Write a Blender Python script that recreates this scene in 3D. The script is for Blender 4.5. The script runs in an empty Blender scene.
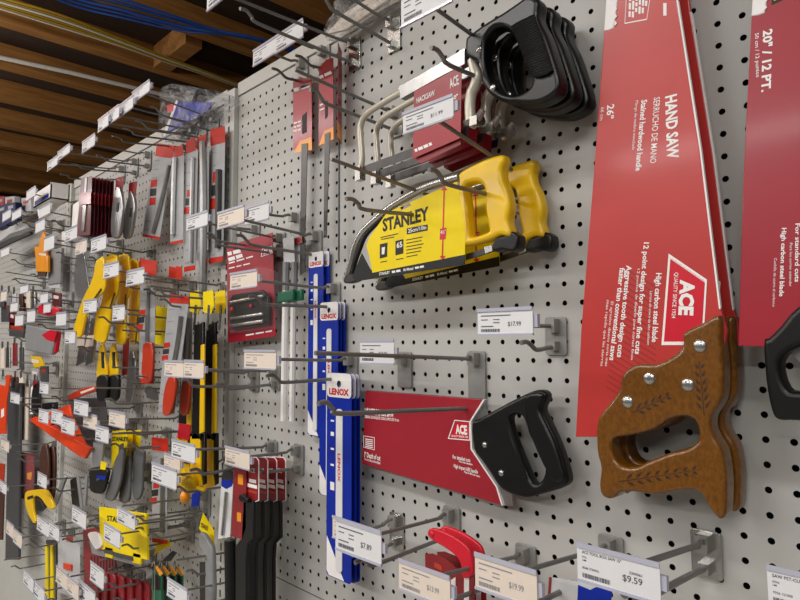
import bpy, math, random
from mathutils import Vector
random.seed(7)
S = bpy.context.scene
COL = S.collection
# ------------------------------------------------------------------ camera model (measured from the one inch grid of the pegboard)
F, CX, CY, Z0 = 614.94, 400.89, 288.63, 1.9
CAM = Vector((.224553, -.720395, Z0 - .379638))
RT = Vector((.698871, .715226, -.005611)); DN = Vector((-.065314, .056005, -.996292)); FW = Vector((-.71226, .696645, .085855))
IN = .0254
def ray(px, py): return FW + RT*((px-CX)/F) + DN*((py-CY)/F)
def at(px, py, d=0.):
    """measured point on the plane d metres in front of the pegboard (y = -d)"""
    r = ray(px, py); return CAM + r*((-d-CAM.y)/r.y)
def on_x(px, py, X):
    r = ray(px, py); return CAM + r*((X-CAM.x)/r.x)
def xz(px, py, d): p = at(px, py, d); return (p.x, p.z)
def polyz(pts, d): return [xz(x, y, d) for x, y in pts]
def zoomed(pts, ox, oy, s): return [(ox+x/s, oy+y/s) for x, y in pts]
# ------------------------------------------------------------------ materials
def lin(c):
    if isinstance(c, str): c = [int(c[i:i+2], 16)/255 for i in (0, 2, 4)]
    return tuple((v/12.92 if v <= .04045 else ((v+.055)/1.055)**2.4) for v in c) + (1.,)
MATS = {}
def mat(name, col, rough=.5, metal=0., var=.06, scale=40., bump=0., bscale=200., coat=0., spec=.5, alpha=None, trans=0.):
    if name in MATS: return MATS[name]
    m = bpy.data.materials.new(name); m.use_nodes = True
    nt = m.node_tree; b = nt.nodes['Principled BSDF']
    c = lin(col)
    tc = nt.nodes.new('ShaderNodeTexCoord'); nz = nt.nodes.new('ShaderNodeTexNoise'); nz.inputs['Scale'].default_value = scale; nz.inputs['Detail'].default_value = 4
    nt.links.new(tc.outputs['Object'], nz.inputs['Vector'])
    rp = nt.nodes.new('ShaderNodeValToRGB'); rp.color_ramp.elements[0].position = .3; rp.color_ramp.elements[1].position = .7
    rp.color_ramp.elements[0].color = tuple(v*(1-var) for v in c[:3]) + (1,); rp.color_ramp.elements[1].color = tuple(min(1, v*(1+var)) for v in c[:3]) + (1,)
    nt.links.new(nz.outputs['Fac'], rp.inputs['Fac']); nt.links.new(rp.outputs['Color'], b.inputs['Base Color'])
    b.inputs['Roughness'].default_value = rough; b.inputs['Metallic'].default_value = metal
    b.inputs['Coat Weight'].default_value = coat; b.inputs['Coat Roughness'].default_value = .12
    b.inputs['Specular IOR Level'].default_value = spec
    if trans: b.inputs['Transmission Weight'].default_value = trans; b.inputs['IOR'].default_value = 1.2
    if alpha is not None: b.inputs['Alpha'].default_value = alpha
    if bump:
        n2 = nt.nodes.new('ShaderNodeTexNoise'); n2.inputs['Scale'].default_value = bscale; n2.inputs['Detail'].default_value = 3
        nt.links.new(tc.outputs['Object'], n2.inputs['Vector'])
        bp = nt.nodes.new('ShaderNodeBump'); bp.inputs['Strength'].default_value = bump; bp.inputs['Distance'].default_value = .001
        nt.links.new(n2.outputs['Fac'], bp.inputs['Height']); nt.links.new(bp.outputs['Normal'], b.inputs['Normal'])
    MATS[name] = m; return m
def wood(name, c0, c1, axis, scale, rough, coat=0.):
    m = bpy.data.materials.new(name); m.use_nodes = True; nt = m.node_tree; b = nt.nodes['Principled BSDF']
    tc = nt.nodes.new('ShaderNodeTexCoord'); mp = nt.nodes.new('ShaderNodeMapping'); mp.inputs['Scale'].default_value = axis
    nz = nt.nodes.new('ShaderNodeTexNoise'); nz.inputs['Scale'].default_value = scale; nz.inputs['Detail'].default_value = 6; nz.inputs['Distortion'].default_value = .6
    rp = nt.nodes.new('ShaderNodeValToRGB'); rp.color_ramp.elements[0].position = .32; rp.color_ramp.elements[1].position = .68
    rp.color_ramp.elements[0].color = lin(c0); rp.color_ramp.elements[1].color = lin(c1)
    nt.links.new(tc.outputs['Object'], mp.inputs['Vector']); nt.links.new(mp.outputs['Vector'], nz.inputs['Vector'])
    nt.links.new(nz.outputs['Fac'], rp.inputs['Fac']); nt.links.new(rp.outputs['Color'], b.inputs['Base Color'])
    b.inputs['Roughness'].default_value = rough; b.inputs['Coat Weight'].default_value = coat; b.inputs['Coat Roughness'].default_value = .1
    MATS[name] = m; return m
M_peg = mat('grey_painted_steel', 'bab9b4', .48, 0, .03, 8, .05, 900)
M_rail = mat('light_grey_painted_steel', 'c2c2bc', .4, 0, .03, 12)
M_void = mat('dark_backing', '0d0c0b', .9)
M_wire = mat('grey_zinc_wire', '7c7b78', .4, .35, .08, 60)
M_plate = mat('grey_plate', '9b9a96', .42, .45, .06, 60)
M_chrome = mat('chrome', 'bab9b5', .27, .9, .08, 60)
M_bright = mat('bright_steel', '9c9c9b', .3, .75, .12, 40)
M_steel = mat('brushed_steel', 'a9a8a6', .3, .9, .08, 60)
M_dsteel = mat('dark_steel', '4c4b4a', .35, .8, .1, 60)
M_paper = mat('white_paper', 'dededf', .55, 0, .02)
M_cream = mat('cream_paper', 'e2d4c5', .55, 0, .03)
M_hold = mat('clear_grey_plastic', 'b4b5c4', .25, 0, .03, coat=.4)
M_ink = mat('black_ink', '1d1d20', .6)
M_tink = mat('grey_black_print', '55555c', .6)
M_hatch = mat('dark_red_hatch', '9c2622', .45)
M_ginks = mat('grey_ink', '8e8e96', .6)
M_white = mat('white_print', 'f4f1ee', .5, 0, .02)
M_red = mat('red_card', 'bd322e', .38, 0, .06, 9, coat=.12)
M_cred = mat('crimson_card', 'a01c2c', .38, 0, .06, 9, coat=.12)
M_dred = mat('dark_red_card', '8c1a22', .42, 0, .12, 30, coat=.2)
M_navy = mat('navy_card', '17204f', .5, 0, .06, 20, spec=.3)
M_maroon = mat('maroon_card', '5e121c', .4, 0, .15, 60, coat=.2)
M_sgrey = mat('silver_grey_card', 'a9aaab', .45, .1, .06, 50, spec=.3)
M_logo = mat('logo_red', 'd0142c', .36, 0, .03)
M_black = mat('black_plastic', '0d0d0d', .36, 0, .1, 80, .12, 900, spec=.4)
M_rub = mat('black_rubber', '0c0c0d', .45, 0, .1, 80, .2, 700)
M_grip = mat('glossy_black_grip', '0a0a0b', .33, 0, .05, 60, spec=.45)
M_yel = mat('yellow_plastic', 'f2c400', .35, 0, .05, 30, .06, 500, coat=.15)
M_ycard = mat('yellow_card', 'f6da00', .45, 0, .03, 20, spec=.3)
M_blue = mat('blue_card', '0b2a9c', .45, 0, .06, 20, spec=.25)
M_orange = mat('orange_plastic', 'e8471c', .38, 0, .06, 30)
M_orcard = mat('orange_red_card', 'c02a18', .5, 0, .05, 30, spec=.25)
M_rasp = mat('brick_red_plastic', 'c23c22', .32, 0, .06, 30, coat=.2)
M_amber = mat('amber_plastic', 'f19a1d', .35, 0, .06, 30)
M_green = mat('green_plastic', '1d6b4d', .4, 0, .06, 30)
M_grey = mat('grey_plastic', '8c8d8e', .4, 0, .06, 30)
M_kgrey = mat('charcoal_grey_plastic', '68696b', .4, 0, .08, 40)
M_lgrey = mat('light_grey_card', 'c9cacb', .4, 0, .04, 30, coat=.2)
M_dgrey = mat('dark_grey_plastic', '47484a', .4, 0, .08, 30)
M_ivory = mat('ivory_enamel', 'cfc8b8', .3, .2, .04, 30, coat=.3)
M_clear = mat('clear_film', 'f2f4f6', .1, 0, .02, 30, spec=1., alpha=.035)
M_brown = mat('brown_leather', '4b2a1d', .45, 0, .2, 40)
M_hand = wood('stained_hardwood', '603a07', '7d4d0e', (2.2, 1, 1.2), 170, .3, .4)
M_carve = mat('carved_groove', '3a2008', .5)
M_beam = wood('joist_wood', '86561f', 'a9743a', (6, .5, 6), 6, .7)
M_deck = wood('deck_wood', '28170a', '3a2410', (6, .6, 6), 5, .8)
M_concrete = mat('polished_concrete', '9a958c', .4, 0, .1, 3)
M_pipe = mat('white_conduit', 'cfc9bf', .5)
M_cblue = mat('blue_cable', '1f4a97', .45)
M_cyel = mat('yellow_cable', 'a6851c', .45)
def bag_film():
    m = bpy.data.materials.new('crinkled_film'); m.use_nodes = True; nt = m.node_tree; b = nt.nodes['Principled BSDF']
    tc = nt.nodes.new('ShaderNodeTexCoord'); nz = nt.nodes.new('ShaderNodeTexNoise'); nz.inputs['Scale'].default_value = 26; nz.inputs['Detail'].default_value = 5; nz.inputs['Distortion'].default_value = 1.5
    rp = nt.nodes.new('ShaderNodeValToRGB'); e = rp.color_ramp.elements; e[0].position = .42; e[0].color = (.05,)*3+(1,); e[1].position = .62; e[1].color = (.4,)*3+(1,)  # paler, denser streaks in the alpha paint the highlights of the crinkles
    bp = nt.nodes.new('ShaderNodeBump'); bp.inputs['Strength'].default_value = .9; bp.inputs['Distance'].default_value = .02
    nt.links.new(tc.outputs['Object'], nz.inputs['Vector']); nt.links.new(nz.outputs['Fac'], rp.inputs['Fac']); nt.links.new(rp.outputs['Color'], b.inputs['Alpha'])
    nt.links.new(nz.outputs['Fac'], bp.inputs['Height']); nt.links.new(bp.outputs['Normal'], b.inputs['Normal'])
    b.inputs['Base Color'].default_value = lin('c9cccd'); b.inputs['Roughness'].default_value = .15; b.inputs['Specular IOR Level'].default_value = .9
    return m
M_bag = bag_film()
# ------------------------------------------------------------------ mesh building
class MB:
    def __init__(s): s.v = []; s.f = []; s.mi = []; s.cur = 0
    def add(s, v, f):
        n = len(s.v); s.v += [tuple(p) for p in v]; s.f += [tuple(i+n for i in q) for q in f]; s.mi += [s.cur]*len(f); return s
    def box(s, x0, x1, y0, y1, z0, z1):
        v = [(x, y, z) for x in (x0, x1) for y in (y0, y1) for z in (z0, z1)]
        return s.add(v, [(0,1,3,2),(4,6,7,5),(0,4,5,1),(2,3,7,6),(0,2,6,4),(1,5,7,3)])
    def cbox(s, c, sz): return s.box(c[0]-sz[0]/2, c[0]+sz[0]/2, c[1]-sz[1]/2, c[1]+sz[1]/2, c[2]-sz[2]/2, c[2]+sz[2]/2)
    def tube(s, pts, r, seg=8, flat=1.):
        pts = [Vector(p) for p in pts]; n = len(pts); up = None; V = []
        rr = r if isinstance(r, (list, tuple)) else [r]*n
        for i, p in enumerate(pts):
            t = (pts[min(i+1, n-1)] - pts[max(i-1, 0)]).normalized()
            if up is None:
                up = Vector((0, 0, 1)) if abs(t.z) < .8 else Vector((0, 1, 0))
                if abs(t.y) < .05: up = Vector((0, 1, 0))
            a = (up - t*up.dot(t)).normalized(); up = a; b = t.cross(a)
            V += [p + (a*math.cos(k*2*math.pi/seg)*flat + b*math.sin(k*2*math.pi/seg))*rr[i] for k in range(seg)]
        Fc = [(i*seg+k, i*seg+(k+1) % seg, (i+1)*seg+(k+1) % seg, (i+1)*seg+k) for i in range(n-1) for k in range(seg)]
        Fc += [tuple(range(seg-1, -1, -1)), tuple(range((n-1)*seg, n*seg))]
        return s.add(V, Fc)
    def dome(s, c, r, h, seg=16):
        """round head facing the aisle"""
        V = []; rings = 5
        for i in range(rings):
            a = i*math.pi/2/rings
            V += [(c[0]+r*math.cos(a)*math.cos(k*2*math.pi/seg), c[1]-h*math.sin(a), c[2]+r*math.cos(a)*math.sin(k*2*math.pi/seg)) for k in range(seg)]
        V.append((c[0], c[1]-h, c[2]))
        Fc = [(i*seg+k, i*seg+(k+1) % seg, (i+1)*seg+(k+1) % seg, (i+1)*seg+k) for i in range(rings-1) for k in range(seg)]
        Fc += [((rings-1)*seg+k, (rings-1)*seg+(k+1) % seg, rings*seg) for k in range(seg)]
        return s.add(V, Fc)
    def ball(s, c, rx, ry, rz, seg=14, rings=9):
        V = [(c[0], c[1], c[2]+rz)]
        for i in range(1, rings):
            a = math.pi*i/rings
            V += [(c[0]+rx*math.sin(a)*math.cos(k*2*math.pi/seg), c[1]+ry*math.sin(a)*math.sin(k*2*math.pi/seg), c[2]+rz*math.cos(a)) for k in range(seg)]
        V.append((c[0], c[1], c[2]-rz)); L = len(V)-1
        Fc = [(0, 1+k, 1+(k+1) % seg) for k in range(seg)]
        Fc += [(1+i*seg+k, 1+(i+1)*seg+k, 1+(i+1)*seg+(k+1) % seg, 1+i*seg+(k+1) % seg) for i in range(rings-2) for k in range(seg)]
        Fc += [(1+(rings-2)*seg+k, L, 1+(rings-2)*seg+(k+1) % seg) for k in range(seg)]
        return s.add(V, Fc)
    def quadplate(s, pts, d, th):
        """polygon of (x, z) points, front face d in front of the wall, th thick"""
        n = len(pts); V = [(x, -d, z) for x, z in pts] + [(x, -d+th, z) for x, z in pts]
        return s.add(V, [tuple(range(n)), tuple(range(2*n-1, n-1, -1))] + [(i, i+n, (i+1) % n+n, (i+1) % n) for i in range(n)])
    def curve(s, outlines, d, th, bevel=0., res=3):
        """flat shape with holes; outlines in (x, z), front face at y=-d, thickness th, rounded rim"""
        cu = bpy.data.curves.new('tmp', 'CURVE'); cu.dimensions = '2D'; cu.fill_mode = 'BOTH'
        cu.extrude = max(th/2-bevel, 1e-5); cu.bevel_depth = bevel; cu.bevel_resolution = res; cu.offset = -bevel
        for o in outlines:
            sp = cu.splines.new('POLY'); sp.points.add(len(o)-1); sp.use_cyclic_u = True
            for q, (x, z) in zip(sp.points, o): q.co = (x, z, 0, 1)
        ob = bpy.data.objects.new('tmp', cu); me = ob.to_mesh(); yc = -d+th/2
        s.add([(v.co.x, yc-v.co.z, v.co.y) for v in me.vertices], [tuple(p.vertices) for p in me.polygons])
        ob.to_mesh_clear(); bpy.data.objects.remove(ob); bpy.data.curves.remove(cu); return s
    def text(s, body, p0, p1, h, d, bold=.02, sx=None):
        """lettering whose baseline runs from p0 to p1 (x, z), capital height h, on the plane y=-d"""
        cu = bpy.data.curves.new('tmp', 'FONT'); cu.body = body; cu.size = 1; cu.offset = bold; cu.resolution_u = 2
        ob = bpy.data.objects.new('tmp', cu); me = ob.to_mesh()
        if len(me.vertices):
            xs = [v.co.x for v in me.vertices]; x0, x1 = min(xs), max(xs)
            L = math.hypot(p1[0]-p0[0], p1[1]-p0[1]); ux, uz = (p1[0]-p0[0])/L, (p1[1]-p0[1])/L; kx = L/(x1-x0); kz = h/.7
            V = []
            for v in me.vertices:
                a = (v.co.x-x0)*kx; b = v.co.y*kz; V.append((p0[0]+ux*a-uz*b, -d, p0[1]+uz*a+ux*b))
            s.add(V, [tuple(p.vertices) for p in me.polygons])
        ob.to_mesh_clear(); bpy.data.objects.remove(ob); bpy.data.curves.remove(cu); return s
    def ptext(s, body, a, b, hpx, d, bold=.02):
        p0, p1 = xz(a[0], a[1], d), xz(b[0], b[1], d)
        L = math.hypot(b[0]-a[0], b[1]-a[1]); nx, ny = (b[1]-a[1])/L, -(b[0]-a[0])/L
        q = xz(a[0]+nx*hpx, a[1]+ny*hpx, d)
        return s.text(body, p0, p1, math.hypot(q[0]-p0[0], q[1]-p0[1]), d, bold)
    def words(s, a, b, hpx, d, n=4, seed=1):
        """a line of print too small to read: n word-long strokes from pixel a to b"""
        rr = random.Random(seed); ws = [rr.uniform(.6, 1.4) for _ in range(n)]; tot = sum(ws)+.25*(n-1); u = 0
        L = math.hypot(b[0]-a[0], b[1]-a[1]); nx, ny = (b[1]-a[1])/L*hpx, -(b[0]-a[0])/L*hpx
        for w in ws:
            p = (a[0]+(b[0]-a[0])*u/tot, a[1]+(b[1]-a[1])*u/tot); u += w; q = (a[0]+(b[0]-a[0])*u/tot, a[1]+(b[1]-a[1])*u/tot); u += .25
            s.quadplate(polyz([p, q, (q[0]+nx, q[1]+ny), (p[0]+nx, p[1]+ny)], d), d, .0001)
        return s
    def build(s, name, m, parent=None, smooth=True, label=None, loc=None):
        o0 = parent['_w'] if parent is not None else (loc or (0, 0, 0))
        me = bpy.data.meshes.new(name); me.from_pydata([(x-o0[0], y-o0[1], z-o0[2]) for x, y, z in s.v], [], s.f); me.validate()
        for q in (m if isinstance(m, (list, tuple)) else [m]): me.materials.append(q)
        if max(s.mi or [0]) and len(me.polygons) == len(s.mi): me.polygons.foreach_set('material_index', s.mi)
        if smooth:
            me.polygons.foreach_set('use_smooth', [True]*len(me.polygons)); me.set_sharp_from_angle(angle=math.radians(38))
        o = bpy.data.objects.new(name, me); COL.objects.link(o)
        if parent is not None: o.parent = parent; o['_w'] = list(o0)
        else: o.location = o0; o['_w'] = list(o0)
        if parent is not None and parent.type == 'MESH': o['_w'] = list(o0)
        if label: o['label'] = label
        return o
def tag(o, label, cat, group=None, kind=None):
    if label: o['label'] = label
    if cat: o['category'] = cat
    if group: o['group'] = group
    if kind: o['kind'] = kind
    return o
def thing(name, label, cat, loc, group=None):
    o = bpy.data.objects.new(name, None); o.empty_display_size = .02; COL.objects.link(o); o.location = loc; o['_w'] = list(loc)
    return tag(o, label, cat, group)
def dup(root, off, label, group=None):
    def cp(o, par):
        c = o.copy(); COL.objects.link(c); c.parent = par
        for ch in [x for x in KIDS(o)]: cp(ch, c)
        return c
    r = cp(root, None); r.location = Vector(root.location) + Vector(off); r['label'] = label
    r['_w'] = list(r.location)
    if group: r['group'] = group
    return r
def KIDS(o): return [x for x in COL.objects if x.parent == o]
def smooth_loop(pts, n=4):
    out = []; N = len(pts)
    for i in range(N):
        p0, p1, p2, p3 = pts[i-1], pts[i], pts[(i+1) % N], pts[(i+2) % N]
        for k in range(n):
            t = k/n
            out.append(tuple(.5*((2*p1[j]) + (p2[j]-p0[j])*t + (2*p0[j]-5*p1[j]+4*p2[j]-p3[j])*t*t + (3*p1[j]-p0[j]-3*p2[j]+p3[j])*t**3) for j in range(2)))
    return out
def smooth_path(pts, n=5):
    pts = [Vector(p) for p in pts]; out = []; N = len(pts)
    for i in range(N-1):
        p0, p1, p2, p3 = pts[max(i-1, 0)], pts[i], pts[i+1], pts[min(i+2, N-1)]
        for k in range(n):
            t = k/n; out.append(.5*((2*p1) + (p2-p0)*t + (2*p0-5*p1+4*p2-p3)*t*t + (3*p1-p0-3*p2+p3)*t**3))
    out.append(pts[-1]); return out
def rrect(x0, x1, z0, z1, r, n=4):
    o = []
    for cx, cz, a0 in ((x1-r, z1-r, 0), (x0+r, z1-r, 90), (x0+r, z0+r, 180), (x1-r, z0+r, 270)):
        o += [(cx+r*math.cos(math.radians(a0+90*k/n)), cz+r*math.sin(math.radians(a0+90*k/n))) for k in range(n+1)]
    return o
def circle(x, z, r, n=14): return [(x+r*math.cos(2*math.pi*k/n), z+r*math.sin(2*math.pi*k/n)) for k in range(n)]
def quad(TL, TR, BR, BL, d): return polyz([TL, TR, BR, BL], d)
# ------------------------------------------------------------------ the setting
def perforated(mb, x0, x1, z0, z1, cols, rows, hole, y=0., th=.0007):
    """steel sheet with a real hole in every cell; hole = outline factors around the cell centre"""
    xs = [x0] + [(cols[i]+cols[i+1])/2 for i in range(len(cols)-1)] + [x1]
    zs = [z0] + [(rows[i]+rows[i+1])/2 for i in range(len(rows)-1)] + [z1]
    for i, cx in enumerate(cols):
        for j, cz in enumerate(rows):
            a, b, c, e = xs[i], xs[i+1], zs[j], zs[j+1]
            n = len(hole); H = [(cx+hx, cz+hz) for hx, hz in hole]
            # outer ring: 8 points matched to 8/12 hole points
            O = []
            for hx, hz in hole:
                m = max(abs(hx)/((b-cx) if hx > 0 else (cx-a)), abs(hz)/((e-cz) if hz > 0 else (cz-c)))
                O.append((cx+hx/m, cz+hz/m))
            # snap to corners
            for (qx, qz) in ((a, c), (b, c), (b, e), (a, e)):
                k = min(range(n), key=lambda k: (O[k][0]-qx)**2 + (O[k][1]-qz)**2); O[k] = (qx, qz)
            V = [(x, y, z) for x, z in O] + [(x, y, z) for x, z in H] + [(x, y+th, z) for x, z in H]
            Fc = [(k, (k+1) % n, n+(k+1) % n, n+k) for k in range(n)] + [(n+k, n+(k+1) % n, 2*n+(k+1) % n, 2*n+k) for k in range(n)]
            mb.add(V, Fc)
HOLE = [(.0036*math.cos(math.radians(45+30*k)), .0036*math.sin(math.radians(45+30*k))) for k in range(12)]
def rowz(j): return Z0 - j*IN
ZTOP = rowz(-8.06); ZSEAM = rowz(33.6)
def panel(i0, i1, xa, xb, label, lower=False):
    cols = [i*IN for i in range(i0, i1+1)]
    if lower: z0, z1, rows = rowz(46), ZSEAM-.002, [rowz(j) for j in range(45, 34, -1)]
    else: z0, z1, rows = ZSEAM+.001, ZTOP-.001, [rowz(j) for j in range(33, -8, -1)]
    mb = MB(); perforated(mb, xa, xb, z0, z1, cols, rows, HOLE)
    mb.box(xa, xb, .001, .016, z1-.0016, z1); mb.box(xa, xb, .001, .016, z0, z0+.0016)
    t = thing('pegboard_panel', label, 'pegboard', ((xa+xb)/2, .0, z0), 'perforated steel panels')
    mb.build('perforated_sheet', M_peg, t, smooth=False)
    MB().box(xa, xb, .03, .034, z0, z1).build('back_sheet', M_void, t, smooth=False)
    return t
XU = [-42.7*IN, -90.7*IN, -138.7*IN]
W = IN*1.0
XR = 5.3*IN
panel(-41, 4, XU[0]+W, XR-W, 'large grey perforated pegboard panel behind the hand saws and hacksaws')
panel(-41, 4, XU[0]+W, XR-W, 'lower grey pegboard panel under the seam below the black sleeves', True)
panel(-89, -44, XU[1]+W, XU[0]-W, 'grey pegboard panel left of the slotted post, behind the files and yellow saws')
panel(-89, -44, XU[1]+W, XU[0]-W, 'low pegboard panel left of the slotted post, under the dark combs', True)
panel(-137, -92, XU[2]+W, XU[1]-W, 'farthest pegboard panel, behind the grey boxes and orange square')
panel(-137, -92, XU[2]+W, XU[1]-W, 'farthest low pegboard panel at the bottom left corner', True)
SLOT = [(.0035*sx, .008*sz) for sx, sz in ((1, 1), (0, 1), (-1, 1), (-1, 0), (-1, -1), (0, -1), (1, -1), (1, 0))]
for X, lab in ((XU[0], 'slotted grey upright post beside the yellow-topped black tools'), (XU[1], 'slotted grey upright post behind the yellow curved saws'), (XU[2], 'farthest slotted upright post at the left edge'), (XR, 'slotted upright post right of the last hand saw')):
    mb = MB(); y = -.012; zt = rowz(-8.8)
    rows = [rowz(j)+.0 for j in range(45, -9, -1)]
    perforated(mb, X-.008, X+.008, rowz(46), zt, [X], rows, SLOT, y)
    mb.box(X-W+.001, X-.008, y, .02, rowz(46), zt); mb.box(X+.008, X+W-.001, y, .02, rowz(46), zt)
    mb.box(X-.008, X+.008, .012, .02, rowz(46), zt)
    mb.build('upright_post', M_rail, smooth=False, loc=(X, 0, rowz(46)))
    tag(COL.objects[-1], lab, 'post', 'slotted uprights')
for xa, xb, lab in ((XU[0]+W, XR-W, 'light grey top rail above the large pegboard panel'), (XU[1]+W, XU[0]-W, 'top rail above the pegboard with the carded files'), (XU[2]+W, XU[1]-W, 'farthest top rail under the white boxes')):
    o = MB().box(xa, xb, -.004, .02, ZTOP+.001, rowz(-9.3)).build('top_rail', M_rail, smooth=False, loc=((xa+xb)/2, 0, ZTOP)); tag(o, lab, 'rail', 'top rails')
# gondola base below the panels, floor, far walls, ceiling
tag(MB().box(XU[2]-.05, XR+.05, 0, .4, 0, rowz(46.2)).build('base_cabinet', M_rail, smooth=False, loc=(-1.5, .2, 0)), 'grey base of the display wall under the pegboard', 'base')
def struct(name, mb, m): o = mb.build(name, m, smooth=False); o['kind'] = 'structure'; return o
struct('floor', MB().box(-9, 4, -5, 5, -.05, 0), M_concrete)
ZC = CAM.z + 1.71
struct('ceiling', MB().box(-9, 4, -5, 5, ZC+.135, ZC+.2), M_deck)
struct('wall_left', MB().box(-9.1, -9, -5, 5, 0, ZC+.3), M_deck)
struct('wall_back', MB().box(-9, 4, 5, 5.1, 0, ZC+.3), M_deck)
for k in range(11):
    xr = CAM.x - 1.71*(2.215 + .357*(k-3)) + .0
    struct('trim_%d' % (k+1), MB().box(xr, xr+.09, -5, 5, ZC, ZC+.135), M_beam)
# cross blocking between two joists
xk = CAM.x - 1.71*2.215
b = at(203, 57); 
struct('trim_12', MB().box(xk+.091, xk+.534, .76, .86, ZC-.012, ZC+.13), M_beam)
def ceil_pt(px, py, dz=0.):
    r = ray(px, py); return CAM + r*((ZC+dz-CAM.z)/r.z)
def cable(px, r, m, name, label, group, dz=-.02):
    pts = smooth_path([ceil_pt(x, y, dz) for x, y in px])
    o = MB().tube(pts, r, 8).build(name, m, loc=tuple(pts[0])); tag(o, label, 'cable', group); return o
# ------------------------------------------------------------------ ceiling runs
for k, (a, o) in enumerate(((-7, 0), (-4, 1), (-1, 3), (2, 4), (5, 6), (8, 7))):
    cable([(-40, -8+a), (0, 3+a*.75), (60, 20+a*.75+o*.2), (120, 42+a*.5), (165, 59+a*.35), (205, 73+a*.25), (260, 93+a*.2), (330, 118+a*.2)], .0045 if k % 2 else .006,
          M_cyel if k != 5 and k != 2 else M_pipe, 'ceiling_cable', ['topmost yellow cable along the joist', 'second yellow cable from the top along the joist', 'pale cable between the yellow cables on the joist', 'yellow cable just under the pale one', 'lowest yellow cable along the joist', 'pale cable at the lower edge of the yellow run'][k], 'yellow cable run', -.02)
for k, (a, b) in enumerate(((-6, 0), (-2, 1), (1, -2), (5, 2), (9, 1), (13, 2))):
    cable([(20, -30+a), (75, -7+a), (125, 6+a*.95), (180, 22+a*.6+b*.5), (215, 31+a*.2), (260, 40+a*.12), (330, 62+a*.3), (420, 95+a*.3)], .006 + .002*(k % 3 == 0), M_cblue if k not in (2,) else M_dgrey,
          'ceiling_cable', ['upper edge blue cable of the sagging bundle', 'second blue cable of the sagging bundle', 'grey cable inside the sagging blue bundle', 'middle blue cable of the sagging bundle', 'fifth blue cable of the sagging bundle', 'lowest blue cable of the sagging bundle'][k], 'blue cable bundle', -.03)
o = MB().tube([ceil_pt(-60, 44, .02), ceil_pt(0, 57.5, .02), ceil_pt(70, 72.5, .02), ceil_pt(135, 88, .02), ceil_pt(190, 101, .02)], .014, 10).build('conduit_pipe', M_pipe, loc=tuple(ceil_pt(0, 57.5, .02)))
tag(o, 'white conduit pipe running between the ceiling joists', 'pipe')
# ------------------------------------------------------------------ hooks and price tags
def hook(label, base, tip, lbase=None, ltip=None, plate='grey', L=None, low=True, r=.0027, r2=None, X=None, bump=True):
    """double hook: upper arm carries the tag, lower arm turns up at its end. base/tip are measured points"""
    if X is not None: B = at(*base); B = Vector((X, 0, B.z)) if base else None
    elif base is not None: B = at(*base)
    else:
        T = at(tip[0], tip[1], L); B = Vector((T.x, 0, T.z - .012))
    if base is not None: T = on_x(tip[0], tip[1], B.x)
    x = B.x; L = -T.y
    t = thing('peg_hook', label, 'hook', (x, 0, B.z), 'double peg hooks')
    pm = M_chrome if plate == 'chrome' else M_plate
    lb = on_x(lbase[0], lbase[1], x).z if lbase else B.z - .034
    lb = min(lb, B.z - .02); lb = max(lb, B.z-.08)
    z0, z1 = lb - .012, B.z + .012
    MB().curve([rrect(x-.016, x+.016, z0, z1, .004)], .0045, .003, .0006).build('back_plate', pm, t)
    MB().cbox((x, -.011, B.z), (.013, .014, .018)).build('socket', pm, t)
    if low: MB().cbox((x, -.010, lb), (.011, .012, .012)).build('socket', pm, t)
    z = B.z
    pts = [(x, -.008, z), (x, -.02, z+.004), (x, -.03, z+.001), (x, -.04, z - .001 + (T.z-z)*.2), (x, -L, T.z)] if L > .07 else [(x, -.008, z), (x, -L, T.z)]
    mb = MB(); mb.tube(smooth_path(pts, 4), r, 8); mb.build('tag_arm', M_wire, t)
    if low:
        if ltip: E = on_x(ltip[0], ltip[1], x); L2, ez = -E.y, E.z
        else: L2, ez = L - .022, lb + (T.z-z) + .006
        L2 = max(.045, L2)
        zs = lb + (ez - lb - .013) * (L2-.034)/L2 if bump else lb
        pts = [(x, -.006, lb), (x, -(L2-.034)*.5, lb+(zs-lb)*.5), (x, -(L2-.034), zs), (x, -(L2-.022), zs+.006), (x, -(L2-.012), ez), (x, -L2, ez-.001)]
        MB().tube(smooth_path(pts, 4), r2 or r*1.1, 8).build('hook_arm', M_wire, t)
    t['L'] = L; global LASTL; LASTL = L + .003
    return t
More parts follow.
